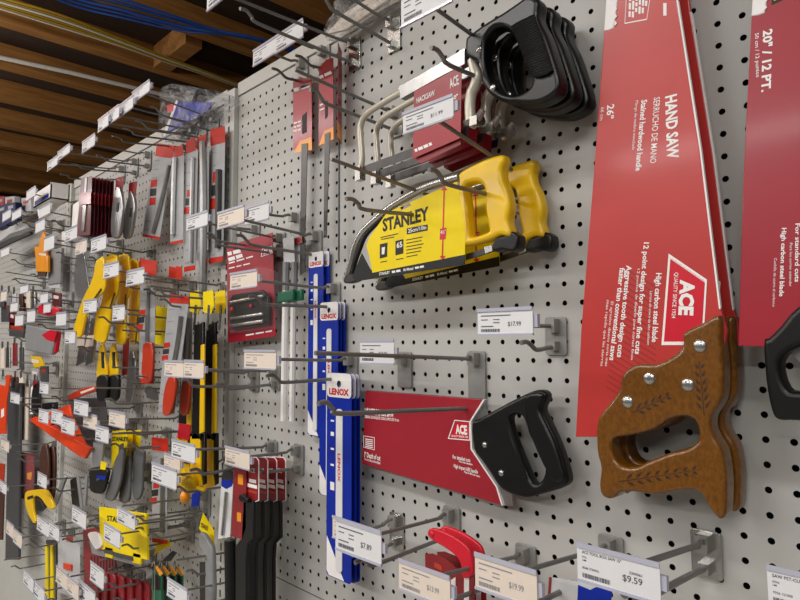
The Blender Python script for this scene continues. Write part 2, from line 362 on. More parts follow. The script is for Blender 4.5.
def price_tag(label, pts, d=None, paper='white', price=None, lines=None, style=1, detail=True):
    if d is None: d = LASTL
    """pts = TL, TR, BR, BL measured; a rectangle d in front of the wall, in a clear holder"""
    q = polyz(pts, d); x0 = (q[0][0]+q[3][0])/2; x1 = (q[1][0]+q[2][0])/2; z1 = (q[0][1]+q[1][1])/2; z0 = (q[2][1]+q[3][1])/2
    w, h = x1-x0, z1-z0; dr = (q[1][1]-q[0][1])*0
    t = thing('price_tag', label, 'price tag', ((x0+x1)/2, -d, z1), 'shelf price tags')
    MB().curve([rrect(x0, x1, z0, z1, h*.05)], d, .0012, .0003, 1).build('paper', M_paper if paper == 'white' else M_cream, t)
    mb = MB(); mb.box(x0, x1, -d-.0012, -d-.0002, z1-h*.10, z1+h*.04); mb.box(x0, x1, -d-.0012, -d+.0016, z0-h*.05, z0+h*.03)
    mb.box(x1-.2*w, x1+.06*w, -d+.0016, -d+.006, (z0+z1)/2-.006, (z0+z1)/2+.006)
    mb.build('holder', M_hold, t, smooth=False)
    if detail:
        f = d + .0003; g = MB(); k = M_tink if paper == 'white' else M_ginks
        if lines:
            for txt, u0, v, u1, hh in lines: g.text(txt, (x0+u0*w, z1-v*h), (x0+u1*w, z1-v*h), hh*h, f, .01)
        else:
            for v, u0, u1, hh in ((.24, .07, .62, .035), (.4, .07, .2, .03), (.4, .3, .42, .03), (.52, .3, .42, .03), (.66, .07, .3, .035)): g.box(x0+u0*w, x0+u1*w, -f-.0001, -f, z1-v*h-hh*h, z1-v*h)
        if price: g.text(price, (x0+.57*w, z1-.68*h), (x0+.8*w, z1-.68*h), .17*h, f, .008)
        rr = random.Random(len(label)); u = .07
        while u < .42:
            ww = rr.choice((.004, .007, .011)); g.box(x0+u*w, x0+(u+ww)*w, -f-.0001, -f, z1-.9*h, z1-.78*h); u += ww + rr.choice((.005, .009))
        g.build('lettering', k, t, smooth=False)
    return t
def small_tag(c, sz, d, label, paper='white', skew=0, detail=True):
    cx, cy = c; w, h = sz
    return price_tag(label, [(cx-w/2, cy-h/2+skew), (cx+w/2, cy-h/2-skew), (cx+w/2, cy+h/2-skew), (cx-w/2, cy+h/2+skew)], d, paper, detail=detail)
HT = {}
# --- right-hand panel, measured base and tip of every hook
h = hook('chrome double hook on the top row, right of the red blade cards', (356, 45), (232, -3), (355, 64), (240, 8), 'chrome')
price_tag('white price tag cut by the top edge, above the blue cables', [(207, -14), (238, -34), (236, -13), (207, 11)], None)
h = hook('chrome double hook at the top edge beside the clear bag of bristles', (395, 25), (310, -28), (394, 45), (318, -6), 'chrome')
h = hook('hook of the black-handled hacksaws', (530, 78), (436, 11), (530, 110), (431, 47)) if 0 else None
def hook_thru(label, p_mid, tip, tilt, low_mid, low_tip, plate='grey'):
    """find the hook's plane x = const from two points seen on its arm"""
    lo, hi = -1.2, .15; best = None
    for k in range(271):
        X = lo + (hi-lo)*k/270; a, b = on_x(*p_mid, X), on_x(*tip, X)
        if a.y > -.005 or b.y > a.y - .01 or -b.y > .4: continue
        e = abs((b.z-a.z)/(a.y-b.y) - math.tan(math.radians(tilt)))
        if best is None or e < best[0]: best = (e, X, a, b)
    if best is None: print('HOOK_THRU fail', label); return None
    _, X, a, b = best
    zb = a.z + a.y*math.tan(math.radians(tilt))
    print('hook_thru', label, 'X', round(X, 3), 'L', round(-b.y, 3), 'e', round(best[0], 3))
    return X, zb, b
def hook_x(label, X, z, tip, zl, ltip, plate='grey', **k):
    """hook at wall position X, z"""
    import types
    B = Vector((X, 0, z)); v = B - CAM; zz = v.dot(FW); px = (CX+F*v.dot(RT)/zz, CY+F*v.dot(DN)/zz)
    v = Vector((X, 0, zl)) - CAM; zz = v.dot(FW); pl = (CX+F*v.dot(RT)/zz, CY+F*v.dot(DN)/zz)
    return hook(label, px, tip, pl, ltip, plate, **k)
hook('dark hook pair behind the silver hacksaw frames, left support of the black hacksaws', (397, 114), (295, 70), (397, 131), (310, 89))
hook('hook pair of the upper red long-blade card', (326, 53), (289, 38), (325, 69), (296, 55))
hook('hook pair of the lower left red long-blade card', (304.5, 65.5), (264, 50), (306, 83), (272, 68))
price_tag('right one of two joined white tags left of the red long-blade cards', [(275, 34.5), (303, 21), (303, 38), (275, 52)], None)
price_tag('left one of two joined white tags left of the red long-blade cards', [(253, 51), (275, 37), (275, 53), (253, 66)], None)
hook('hook pair of the pale sticks with green caps', (297, 218), (257, 213), (298, 236), (262, 236), low=False)
price_tag('white price tag right of the cream one, above the red bit-set card', [(245, 207), (269, 202), (268.5, 219), (245, 224)], None)
hook('hook pair of the rearmost blue blade cards', (318, 237), (231, 217), (322, 256), (236, 235))
price_tag('cream price tag touching a white one, above the red bit-set card', [(217.5, 212), (244, 206), (244, 222), (217.5, 229)], None, 'cream')
hook('hook pair of the red bit-set card', (257, 230), (236, 228), (257, 247), (206, 233), low=True)
hook('hook pair of the middle blue blade cards', (336, 289), (244, 279), (333, 307), (249, 296))
price_tag('cream price tag in front of the red bit-set card', [(230, 275), (257, 268), (257, 287), (230, 289)], None, 'cream')
hook('hook pair of the front blue blade cards', (353, 360), (262, 359), (347, 378), (266.5, 375.5))
price_tag('cream price tag just below the red bit-set card', [(244, 353), (276, 347.5), (276, 369), (244, 368)], None, 'cream')
hook('hook pair of the left one of the red-handled file cards', (277, 371), (175, 369), (277, 384), (216, 384))
price_tag('left one of two joined cream tags on the red-handled files', [(165, 360.5), (184, 361), (183, 377), (164, 376)], None, 'cream')
hook('middle empty hook pair beside the slotted post', (256, 373), (195, 369), (256, 386), (181, 380))
price_tag('right one of two joined cream tags on the red-handled files', [(185, 360), (205, 361), (202, 378), (183, 377)], .223, 'cream')
hook('hook pair of the dark red header cards', (300, 450), (238, 458), (305, 467), (250, 467))
price_tag('cream price tag over the dark red header cards', [(225.5, 447.7), (250, 450), (249, 470), (224.5, 463)], None, 'cream')
hook('hook pair left of the dark red header cards', (274, 446), (184, 450), (276, 460), (190, 470))
price_tag('white price tag above the yellow chalk bottle, upper of two', [(172, 441), (196, 443.6), (194, 461), (171, 458)], None)
hook('long hook pair above the mitre saw', (478, 359), (315, 353), (478, 408), (318, 403))
hook('short hook holding the price tag over the mitre saw', (406, 359), (374, 352), (408, 380), (380, 372), low=False)
price_tag('white price tag above the mitre saw', [(361, 338), (395, 341), (393, 365), (359, 362)], None, price='$12.99')
hook_x('left support hook pair of the yellow hacksaws', at(411, 204, .091).x, at(424, 188, .085).z-.006, (331, 159), at(411, 204, .091).z-.009, (346, 198))
price_tag('white price tag lettered 17.99 between yellow hacksaw and mitre saw', [(477.7, 309.5), (533, 307.5), (532.5, 333), (477.5, 335.5)], None, price='$17.99')
hook('hook pair beside the tag lettered 17.99', (557, 326), (530, 326), (556, 346), (521, 342), low=True)
hook('grey hook pair of the red compact saws', (453, 514), (352, 541), (452, 535), (355, 562))
price_tag('white price tag lettered 7.89 on the front blue blade cards', [(336, 516), (382, 533.5), (380.5, 560.5), (335.5, 552)], None, price='$7.89')
hook('chrome hook pair behind the tag lettered 7.89', (398, 520), (340, 538), (400, 540), (352, 555), 'chrome')
price_tag('cream tag hidden behind the tag lettered 7.89', [(333, 515), (366, 527), (366, 548), (332, 537)], None, 'cream')
hook('grey hook pair right of the red compact saws', (527, 553), (422, 580), (528, 572), (440, 592))
price_tag('cream price tag under the red compact saws, left of two', [(399.5, 559), (450, 577), (450, 606), (398, 590)], None, 'cream', price='$13.99')
hook('hook pair whose plate is hidden behind the tag lettered 9.59', (612, 545), (500, 578), (612, 566), (515, 600))
price_tag('cream price tag at the bottom, right of two beside the compact saws', [(475.5, 553), (537.5, 571.5), (536.5, 607), (474.5, 588)], None, 'cream', price='$19.99')
hook('large chrome hook pair below the wooden saw handle', (707, 541), (620, 571), (708, 566), (624, 594), 'chrome', r=.0032)
price_tag('white price tag lettered 9.59 at the bottom edge', [(577.5, 543.7), (660.7, 563.5), (660, 603), (576.7, 579)], None, lines=[('ACE TOOL BOX SAW 15"', .07, .24, .56, .085), ('RETAIL', .07, .36, .13, .05), ('UM', .07, .45, .12, .05), ('2300061', .65, .46, .8, .07), ('8268 2700002', .07, .66, .28, .06)], price='$9.59')
hook('hook pair below the right-hand red saw, at the right edge', None, (800, 582), L=.16, plate='chrome')
price_tag('white price tag at the bottom right corner', [(768, 567), (850, 583), (850, 625), (767, 604)], None, lines=[('SAW PST-CUT 20IN', .07, .26, .6, .085), ('RETAIL', .07, .4, .16, .05), ('UM', .07, .49, .12, .05), ('9256 121000', .07, .68, .32, .06)])
# ------------------------------------------------------------------ black-handled hacksaws
def Z(pts, ox, oy, s, d, sm=0):
    q = polyz(zoomed(pts, ox, oy, s), d); return smooth_loop(q, sm) if sm else q
def Z1(p, ox, oy, s, d): return xz(ox+p[0]/s, oy+p[1]/s, d)
def zpath(pts, ox, oy, s, d): return [(x, -d, z) for x, z in Z(pts, ox, oy, s, d)]
d = .105; za = (340, 0, 3.077)
def hacksaw(label):
    t = thing('hacksaw', label, 'hacksaw', (at(465, 60, d).x, -d, at(465, 60, d).z), 'black-handled hacksaws')
    out = [(383, 125), (392, 108), (440, 72), (500, 35), (548, 2), (572, -14), (597, -12), (609, 5), (606, 40), (613, 66), (632, 105), (654, 170), (672, 232), (673, 268), (655, 295), (610, 318), (555, 320), (495, 310), (455, 285), (432, 245), (424, 195), (400, 180), (384, 162)]
    inn = [(441, 165), (447, 118), (470, 88), (498, 84), (524, 98), (545, 140), (565, 195), (588, 240), (580, 268), (545, 288), (505, 286), (468, 258), (448, 215)]
    MB().curve([Z(out, *za, d, 4), Z(inn, *za, d, 4)], d, .024, .006, 4).build('handle', M_grip, t)
    # ribbed grip sleeve
    mb = MB()
    for k in range(24):
        u = k/23; a = (526+u*64, 86+u*150); b = (612+u*56, 46+u*166)
        mb.tube([(p[0], -d-.0026, p[1]) for p in (Z1((a[0]+5, a[1]), *za, d), Z1((a[0]*.7+b[0]*.3, a[1]*.7+b[1]*.3+4), *za, d), Z1((a[0]*.35+b[0]*.65, a[1]*.35+b[1]*.65+4), *za, d), Z1((b[0]-9, b[1]+2), *za, d))], [.0014, .0034, .0034, .0014], 6)
    mb.build('grip_ribs', M_grip, t)
    for p in ((428, 152), (470, 270)): c = Z1(p, *za, d); MB().dome((c[0], -d, c[1]), .0048, .0025).build('bolt', M_chrome, t)
    # flat chrome bar and round ivory bow
    MB().quadplate(Z([(383, 148), (383, 196), (300, 240), (186, 304), (180, 268), (290, 205)], *za, d-.006), d-.006, .011).build('top_bar', M_bright, t)
    MB().tube(smooth_path(zpath([(240, 262), (183, 287), (130, 318), (92, 343), (72, 364), (63, 392), (64, 430), (67, 470), (67, 500), (62, 525), (58, 545)], *za, d-.012), 4), .0052, 10).build('bow', M_ivory, t)
    MB().tube(smooth_path(zpath([(408, 186), (414, 210), (422, 235), (416, 262), (404, 290), (400, 330), (402, 372)], *za, d-.012), 4), [.0075]*29+[.005]*2, 10).build('rear_arm', M_ivory, t)
    p = zpath([(386, 380), (440, 372)], *za, d-.012); MB().tube(p, .006, 8).build('tension_rod', M_chrome, t)
    c = Z1((418, 374), *za, d-.004); mb = MB(); mb.cbox((c[0], -d+.004, c[1]), (.012, .012, .012)); p = zpath([(408, 395), (418, 374), (440, 338)], *za, d-.004); mb.tube(p, [.004, .006, .004], 8); mb.build('wing_nut', M_chrome, t)
    c = Z1((62, 535), *za, d-.012); MB().cbox((c[0], -d+.012, c[1]), (.012, .012, .022)).build('blade_clamp', M_chrome, t)
    MB().quadplate(Z([(66, 540), (390, 418), (394, 392), (70, 512)], *za, d-.012), d-.012, .0012).build('saw_blade', M_dsteel, t)
    # red sleeve card
    dc = d-.003
    c = MB().quadplate(Z([(228, 282), (374, 203), (371, 424), (224, 488)], *za, dc), dc, .0006).build('card_sleeve', M_cred, t, smooth=False)
    MB().quadplate(Z([(224, 488), (371, 424), (371, 445), (250, 503)], *za, dc-.004), dc-.004, .0006).build('card_back', M_dred, t, smooth=False)
    g = MB(); f = dc+.0005
    def T(s, a, b, h): g.ptext(s, (za[0]+a[0]/za[2], za[1]+a[1]/za[2]), (za[0]+b[0]/za[2], za[1]+b[1]/za[2]), h/za[2], f, .03)
    T('ACE', (338, 272), (366, 258), 24); T('HACKSAW', (236, 318), (292, 292), 13);  T('10"', (345, 310), (364, 300), 10); g.words((za[0]+232/za[2], 468/za[2]), (za[0]+284/za[2], 446/za[2]), 3, f)
    g.build('lettering', M_white, t, smooth=False)
    return t
h0 = hacksaw('frontmost of the three black-handled hacksaws on their red card')
dup(h0, (0, .034, 0), 'middle one of the three nested black-handled hacksaws')
dup(h0, (0, .067, 0), 'rearmost of three black-handled hacksaws, nearest the pegboard')
hook_x('upper hook pair holding the three black-handled hacksaws', at(468, 34, .11).x, at(468, 34, .11).z-.009, (428, 3), at(467, 63, .11).z-.012, (431, 47))
price_tag('white price tag at the top edge above the black-handled hacksaws', [(401, -8), (452, -26), (452, 3), (401, 24.5)], None)
# ------------------------------------------------------------------ yellow hacksaws
zb = (320, 150, 3.077); d = .09
def yellow_hacksaw(label):
    t = thing('hacksaw', label, 'hacksaw', (at(440, 230, d).x, -d, at(440, 230, d).z), 'yellow hacksaws')
    out = [(424, 92), (430, 66), (500, 29), (548, 14), (562, 18), (564, 36), (556, 60), (560, 92), (573, 122), (582, 172), (576, 215), (584, 250), (578, 266), (552, 262), (515, 278), (452, 293), (441, 286), (439, 235), (431, 150)]
    inn = [(441, 112), (478, 98), (498, 108), (504, 138), (507, 190), (515, 235), (512, 252), (463, 267), (455, 250), (449, 180)]
    MB().curve([Z(out, *zb, d, 4), Z(inn, *zb, d, 3)], d, .02, .006, 4).build('handle', M_yel, t)
    mb = MB().curve([Z([(528, 290), (545, 268), (572, 262), (574, 240), (588, 250), (606, 262), (606, 298), (588, 312), (560, 306), (532, 312)], *zb, d-.003, 2)], d-.003, .02, .003, 3)
    mb.build('wing_nut', M_black, t)
    mb = MB().quadplate(Z([(443, 322), (530, 296), (530, 312), (443, 340)], *zb, d-.012), d-.012, .004); mb.build('blade_holder', M_dsteel, t)
    MB().quadplate(Z([(505, 298), (528, 293), (530, 310), (508, 318)], *zb, d-.0105), d-.0105, .007).build('tension_clip', M_chrome, t)
    MB().tube(smooth_path(zpath([(430, 82), (385, 95), (330, 113), (270, 143), (215, 178), (165, 220), (128, 258), (108, 300), (97, 345), (86, 385), (80, 402)], *zb, d-.012), 4), .0062, 10).build('bow_frame', M_chrome, t)
    MB().tube(smooth_path(zpath([(210, 196), (170, 232), (140, 266), (122, 310), (108, 350), (100, 388)], *zb, d-.0105), 4), .0032, 8).build('bow_underside', M_black, t)
    MB().curve([Z([(70, 398), (84, 380), (112, 386), (118, 398), (98, 408), (76, 410)], *zb, d-.006, 2)], d-.006, .012, .002).build('blade_pin', M_dsteel, t)
    dc = d-.002
    sl = MB().curve([Z([(206, 192), (300, 150), (420, 97), (430, 130), (440, 180), (447, 240), (446, 300), (445, 352), (300, 372), (164, 398), (152, 330), (142, 294), (152, 268)], *zb, dc), Z([(246, 177), (276, 163), (281, 171), (250, 186)], *zb, dc)], dc, .002, .0004, 1).build('blade_sleeve', M_ycard, t, smooth=False)
    MB().quadplate(Z([(128, 318), (160, 378), (445, 322), (445, 353), (112, 404), (98, 392)], *zb, dc+.0006), dc+.0006, .0012).build('sleeve_stripe', M_black, t, smooth=False)
    g = MB(); f = dc+.0004; P = lambda p: (zb[0]+p[0]/zb[2], zb[1]+p[1]/zb[2])
    g.ptext('STANLEY', P((193, 250)), P((335, 213)), 34/zb[2], f, .035)
    for q in ([(267, 241), (331, 229), (331, 247), (267, 260)], [(232, 280), (256, 274), (256, 318), (232, 324)], [(184, 290), (207, 285), (206, 328), (184, 334)]): g.quadplate(Z(q, *zb, f), f, .0002)
    for (a, b) in (((186, 268), (240, 256)), ((188, 274), (228, 266)), ((265, 276), (315, 266)), ((265, 286), (312, 277)), ((265, 297), (318, 287)), ((265, 307), (312, 298)), ((265, 317), (310, 309)), ((265, 328), (300, 321)), ((186, 344), (206, 340)), ((234, 336), (256, 332))):
        w = (a[0], a[1]+2.5), (b[0], b[1]+2.5); g.quadplate(Z([a, b, w[1], w[0]], *zb, f), f, .0002)
    g.build('lettering', M_ink, t, smooth=False)
    g = MB(); f2 = f+.0003
    g.ptext('65', P((236, 302)), P((254, 297)), 15/zb[2], f2, .03); g.ptext('25cm/10in', P((271, 255)), P((327, 243)), 11/zb[2], f2, .02)
    f3 = dc+.001
    g.ptext('STANLEY', P((182, 386)), P((215, 380)), 8/zb[2], f3, .03); g.words(P((222, 379)), P((248, 374)), 2.2, f3, 2, 3); g.ptext('Bi-Metal', P((257, 373)), P((287, 368)), 8/zb[2], f3, .02); g.words(P((293, 366)), P((320, 361)), 2, f3, 2, 5)
    g.quadplate(Z([(190, 300), (200, 298), (198, 320), (190, 322)], *zb, f2), f2, .0001)
    g.build('white_lettering', M_white, t, smooth=False)
    g = MB(); g.quadplate(Z([(380, 116), (384, 116), (378, 335), (374, 335)], *zb, f), f, .0002); g.quadplate(Z([(370, 242), (389, 239), (386, 274), (368, 276)], *zb, f), f, .0002)
    g.quadplate(Z([(372, 124), (382, 110), (392, 124)], *zb, f), f, .0002); g.quadplate(Z([(368, 326), (377, 340), (386, 326)], *zb, f), f, .0002)
    g.build('red_scale', M_logo, t, smooth=False)
    g = MB(); g.ptext('4½"', P((371, 259)), P((387, 256)), 11/zb[2], f2, .02); g.build('scale_lettering', M_white, t, smooth=False)
    return t
y0 = yellow_hacksaw('front yellow-handled hacksaw with the large black lettering')
y1 = dup(y0, (.010, .060, .000), 'rear yellow-handled hacksaw, partly hidden behind the front one'); y1.rotation_euler.y = math.radians(-2.5)
hook_x('right support hook pair of the yellow hacksaws', at(480, 181, .10).x, at(487, 153, .10).z-.009, (439, 121), at(482, 182, .10).z-.012, (429, 169))
price_tag('white price tag in front of the black hacksaws red card', [(402.7, 113.7), (453.7, 94), (453, 117), (403, 134)], None, price='$11.99')
# ------------------------------------------------------------------ mitre back saw
zc = (300, 320, 2.667); d = .03
t = thing('mitre_saw', 'mitre back saw in a red sleeve with a black handle', 'saw', (at(450, 430, d).x, -d, at(450, 430, d).z))
MB().quadplate(Z([(182, 200), (490, 222), (560, 420), (568, 495), (530, 496), (172, 380)], *zc, d-.004), d-.004, .0012).build('saw_blade', M_steel, t, smooth=False)
MB().tube(zpath([(180, 192), (488, 216)], *zc, d-.003), .003, 8).build('blade_spine', M_dsteel, t)
MB().curve([Z([(175, 188), (488, 212), (452, 270), (455, 345), (522, 445), (537, 494), (165, 384)], *zc, d)], d, .0055, .001, 1).build('card_sleeve', M_cred, t)
h_ = MB().curve([Z([(456, 274), (478, 262), (550, 222), (612, 192), (640, 187), (655, 198), (653, 216), (644, 240), (658, 272), (685, 330), (705, 390), (713, 426), (706, 442), (682, 454), (635, 467), (597, 475), (548, 460), (527, 442), (508, 412), (482, 375), (462, 345)], *zc, d+.008, 3),
            Z([(556, 264), (572, 252), (589, 256), (600, 276), (611, 312), (640, 360), (651, 398), (643, 428), (625, 438), (610, 420), (582, 352), (566, 312)], *zc, d+.008, 3)], d+.008, .018, .005, 4).build('handle', M_black, t)
MB().curve([Z([(598, 205), (628, 192), (648, 202), (637, 236), (651, 272), (679, 332), (698, 392), (704, 424), (678, 438), (652, 400), (620, 330), (603, 270)], *zc, d+.011, 4)], d+.011, .012, .005, 4).build('grip', M_grip, h_)
mb = MB(); mb.quadplate(Z([(549, 262), (555, 262), (606, 425), (599, 425)], *zc, d+.0095), d+.0095, .002); mb.build('handle_rib', M_black, h_)
for p in ((493, 333), (537, 408)): c = Z1(p, *zc, d+.008); MB().dome((c[0], -d-.008, c[1]), .0045, .003).build('screw', M_chrome, t)
P = lambda p: (zc[0]+p[0]/zc[2], zc[1]+p[1]/zc[2])
g = MB(); f = d+.0003
g.ptext('14" MITRE BACK SAW', P((173, 250)), P((250, 259)), 15/zc[2], f, .03); g.ptext('SIERRA DE INGLETE CON LOMO DE 14 cm', P((173, 261)), P((264, 271)), 7/zc[2], f)
g.ptext('3" Depth of cut', P((171, 364)), P((214, 375)), 12/zc[2], f, .025); g.ptext('7.6 cm de profundidad', P((171, 373)), P((214, 385)), 6/zc[2], f)
g.ptext('For detailed cuts', P((407, 369)), P((454, 379)), 9/zc[2], f, .02); g.ptext('Para cortes detallados', P((424, 379)), P((460, 388)), 5/zc[2], f)
g.ptext('High impact ABS handle', P((410, 393)), P((474, 410)), 9/zc[2], f, .02); g.ptext('Mango de ABS de alto impacto', P((438, 407)), P((480, 420)), 5/zc[2], f)
def frame(q, k):
    cx = sum(p[0] for p in q)/len(q); cz = sum(p[1] for p in q)/len(q); n = len(q)
    return q, [(cx+(x-cx)*k, cz+(z-cz)*k) for x, z in q]
def border(mb, q, k, d, th=.0002):
    o, i = frame(q, k); n = len(q)
    V = [(x, -d, z) for x, z in o+i]; mb.add(V, [(a, (a+1) % n, n+(a+1) % n, n+a) for a in range(n)])
border(g, Z([(169, 308), (199, 313), (199, 347), (169, 340)], *zc, f), .9, f)
for k in range(5): g.quadplate(Z([(174, 316+k*5), (194, 319+k*5), (194, 321.5+k*5), (174, 318.5+k*5)], *zc, f), f, .0001)
border(g, Z([(412, 266), (453, 270), (453, 322), (394, 317)], *zc, f), .9, f)
g.ptext('QUALITY SINCE 1924', P((404, 311)), P((448, 315)), 5/zc[2], f+.0003)
g.build('lettering', M_white, t, smooth=False)
MB().quadplate(Z([(416, 271), (451, 274), (451, 318), (399, 313)], *zc, f), f, .0002).build('logo_patch', M_logo, t, smooth=False)
g = MB(); g.ptext('ACE', P((415, 302)), P((446, 305)), 22/zc[2], f+.0004, .05); g.build('logo_lettering', M_white, t, smooth=False)
MB().quadplate(Z([(488, 212), (492, 213), (456, 271), (459, 344), (526, 445), (541, 495), (537, 494), (522, 445), (455, 345), (452, 270)], *zc, d+.0004), d+.0004, .0062).build('sleeve_edge', M_white, t, smooth=False)
# ------------------------------------------------------------------ large hand saws
d = .06; HP = .066
zd = (558.8, 310.3, 2.729); ze = (560, 0, 3.333); zf = (560, 150, 3.333)
t = thing('hand_saw', 'front hand saw in a red sleeve with an orange-brown hardwood handle', 'saw', (at(670, 430, d).x, -d, at(670, 430, d).z), 'large hand saws')
sleeve = [(616, -120), (604, 30), (595.4, 150), (581, 330), (575.5, 437), (600, 437), (660, 400), (715, 400), (727, 330), (717.5, 297), (699.5, 150), (676.4, 0), (661, -120)]
MB().quadplate(polyz([(622, -200), (618, 0), (606, 300), (610, 400), (720, 380), (712, 300), (676, 30), (648, -200)], d-.003), d-.003, .0012).build('saw_blade', M_steel, t, smooth=False)
MB().curve([polyz(sleeve, d)], d, .006, .001, 1).build('card_sleeve', M_red, t)
MB().quadplate(polyz([(676.4, 0), (678, 0), (701.3, 150), (719.3, 297), (720.6, 309), (719, 309), (717.5, 297), (699.5, 150)], d+.0003), d+.0003, .004).build('sleeve_edge', M_white, t, smooth=False)
MB().curve([polyz([(603.5, 31), (605.7, 0), (606, -120), (620, -120), (617.5, 0), (616, 12), (613.5, 28), (608, 30.5)], d+.001)], d+.001, .009, .0015, 2).build('teeth_guard', M_white, t)
mb = MB()
for k in range(16):
    y = 26-7*k; x = 615.5+.03*k*2; mb.quadplate(polyz([(x-1, y), (x+1.6, y-3), (x-1, y-5.5)], d+.0012), d+.0012, .001)
mb.build('teeth', M_white, t, smooth=False)
hout = [(436, 14), (390, 35), (340, 60), (338, 85), (330, 108), (300, 130), (265, 146), (225, 146), (192, 155), (171, 180), (164, 215), (140, 250), (112, 285), (102, 315), (103, 385), (113, 430), (109, 475), (115, 504), (133, 515), (152, 511), (167, 498), (205, 496), (260, 504), (320, 495), (368, 492), (390, 505), (406, 535), (425, 560), (440, 571), (451, 563), (456, 545), (458, 475), (453, 420), (444, 380), (426, 350), (414, 320), (417, 288), (438, 255), (447, 220), (448, 150), (441, 80)]
hin = [(144, 372), (151, 350), (200, 341), (258, 326), (300, 299), (340, 290), (368, 300), (381, 330), (376, 360), (342, 380), (300, 390), (250, 410), (212, 427), (180, 428), (155, 411)]
hd = MB().curve([Z(hout, *zd, HP+.004, 3), Z(hin, *zd, HP+.004, 4)], HP+.004, .024, .0042, 4).build('handle', M_hand, t)
for p in ((385, 97), (247, 186), (352, 203), (188, 250)): c = Z1(p, *zd, HP+.004); MB().dome((c[0], -HP-.004, c[1]), .0068, .0028, 20).build('rivet', M_chrome, t)
mb = MB()
def leafy(a, b, n, L, bend=0):
    (ax, ay), (bx, by) = a, b; dx, dy = bx-ax, by-ay; LL = math.hypot(dx, dy); ux, uy = dx/LL, dy/LL; nx, ny = -uy, ux
    fd = HP+.0041
    w = 1.6
    mb.quadplate(Z([(ax+nx*w, ay+ny*w), (bx+nx*.5, by+ny*.5), (bx-nx*.5, by-ny*.5), (ax-nx*w, ay-ny*w)], *zd, fd), fd, .0003)
    for k in range(n):
        s = .08+.9*k/n; cx, cy = ax+dx*s, ay+dy*s; l = L*(1.15-.45*k/n)
        for sg in (1, -1):
            ex, ey = cx+ux*l*.75+nx*sg*l*.55, cy+uy*l*.75+ny*sg*l*.55
            mx, my = (cx+ex)/2, (cy+ey)/2; px, py = -(ey-cy)/l*4.6, (ex-cx)/l*4.6
            sx, sy = cx+(ex-cx)*.18, cy+(ey-cy)*.18
            mb.quadplate(Z([(sx, sy), (mx+px, my+py), (ex, ey), (mx-px, my-py)], *zd, fd), fd, .0003)
leafy((397, 287), (383, 138), 6, 32); leafy((203, 279), (312, 228), 5, 26); leafy((163, 468), (392, 434), 8, 30)
mb.build('carved_leaves', M_carve, t, smooth=False)
g = MB(); f = d+.0003
PE = lambda p: (ze[0]+p[0]/ze[2], ze[1]+p[1]/ze[2]); PF = lambda p: (zf[0]+p[0]/zf[2], zf[1]+p[1]/zf[2])
def TE(s, a, b, h, bold=.02): g.ptext(s, PE(a), PE(b), h/ze[2], f, bold)
def TF(s, a, b, h, bold=.02): g.ptext(s, PF(a), PF(b), h/zf[2], f, bold)
TE('HAND SAW', (352, 322), (358, 532), 36, .035); TE('SERRUCHO DE MANO', (313, 326), (300, 545), 20, .005); TE('Stained hardwood handle', (272, 334), (252, 570), 18, .025); TE('Mango de madera manchada', (252, 336), (240, 500), 9, 0)
TE('26"', (158, 350), (155, 398), 22, .02); TE('66 cm', (137, 358), (133, 402), 11, 0); g.words(PE((344, 10)), PE((344, 52)), 3.3, f, 1)
TF('12 point design for super fine cuts', (280, 308), (250, 680), 17, .025); TF('12 puntos de diseno para cortes finos', (258, 396), (236, 700), 9, 0)
TF('High carbon steel blade', (321, 410), (306, 640), 18, .025); TF('Lamina de acero de alto carbono', (300, 470), (290, 650), 9, 0)
TF('Aggressive tooth design cuts', (222, 384), (190, 690), 17, .025); TF('faster than conventional saws', (200, 392), (165, 700), 17, .025)
TF('El agresivo diseno corta mas', (170, 505), (150, 720), 9, 0); TF('mas rapido que las sierras', (156, 500), (135, 720), 9, 0)
border(g, Z([(225, -90), (312, -80), (290, 66), (215, 80)], *ze, f), .95, f)
for k in range(6): g.words(PE((232+k*11, -60+k)), PE((228+k*11, (56, 58, 40, 46, 44, 20)[k])), 2.2, f, 4, k)
border(g, Z([(362, 345), (490, 432), (481, 585), (440, 650), (338, 650)], *zf, f), .9, f)
hm = MB()
for k in range(22):
    y = 268+5.6*k; xa = 626-.17*5.6*k; xb = min(662, xa+30+k*.9)
    xa = max(xa, 592)
    hm.quadplate(polyz([(xa, y), (xb, y+(xb-xa)*.62), (xb, y+(xb-xa)*.62+1.6), (xa, y+1.6)], d+.00015), d+.00015, .0001)
hm.build('hatch_print', M_hatch, t, smooth=False)
g.build('lettering', M_white, t, smooth=False)
MB().quadplate(Z([(369, 358), (482, 435), (474, 582), (436, 640), (346, 640)], *zf, f), f, .0002).build('logo_patch', M_logo, t, smooth=False)
g = MB(); g.ptext('ACE', PF((403, 432)), PF((397, 550)), 45/zf[2], f+.0004, .05); g.ptext('QUALITY SINCE 1924', PF((382, 408)), PF((372, 560)), 13/zf[2], f+.0004, .01)
g.build('logo_lettering', M_white, t, smooth=False)
dup(t, (0.001, .036, 0), 'rear hand saw with hardwood handle, mostly hidden behind the front one')
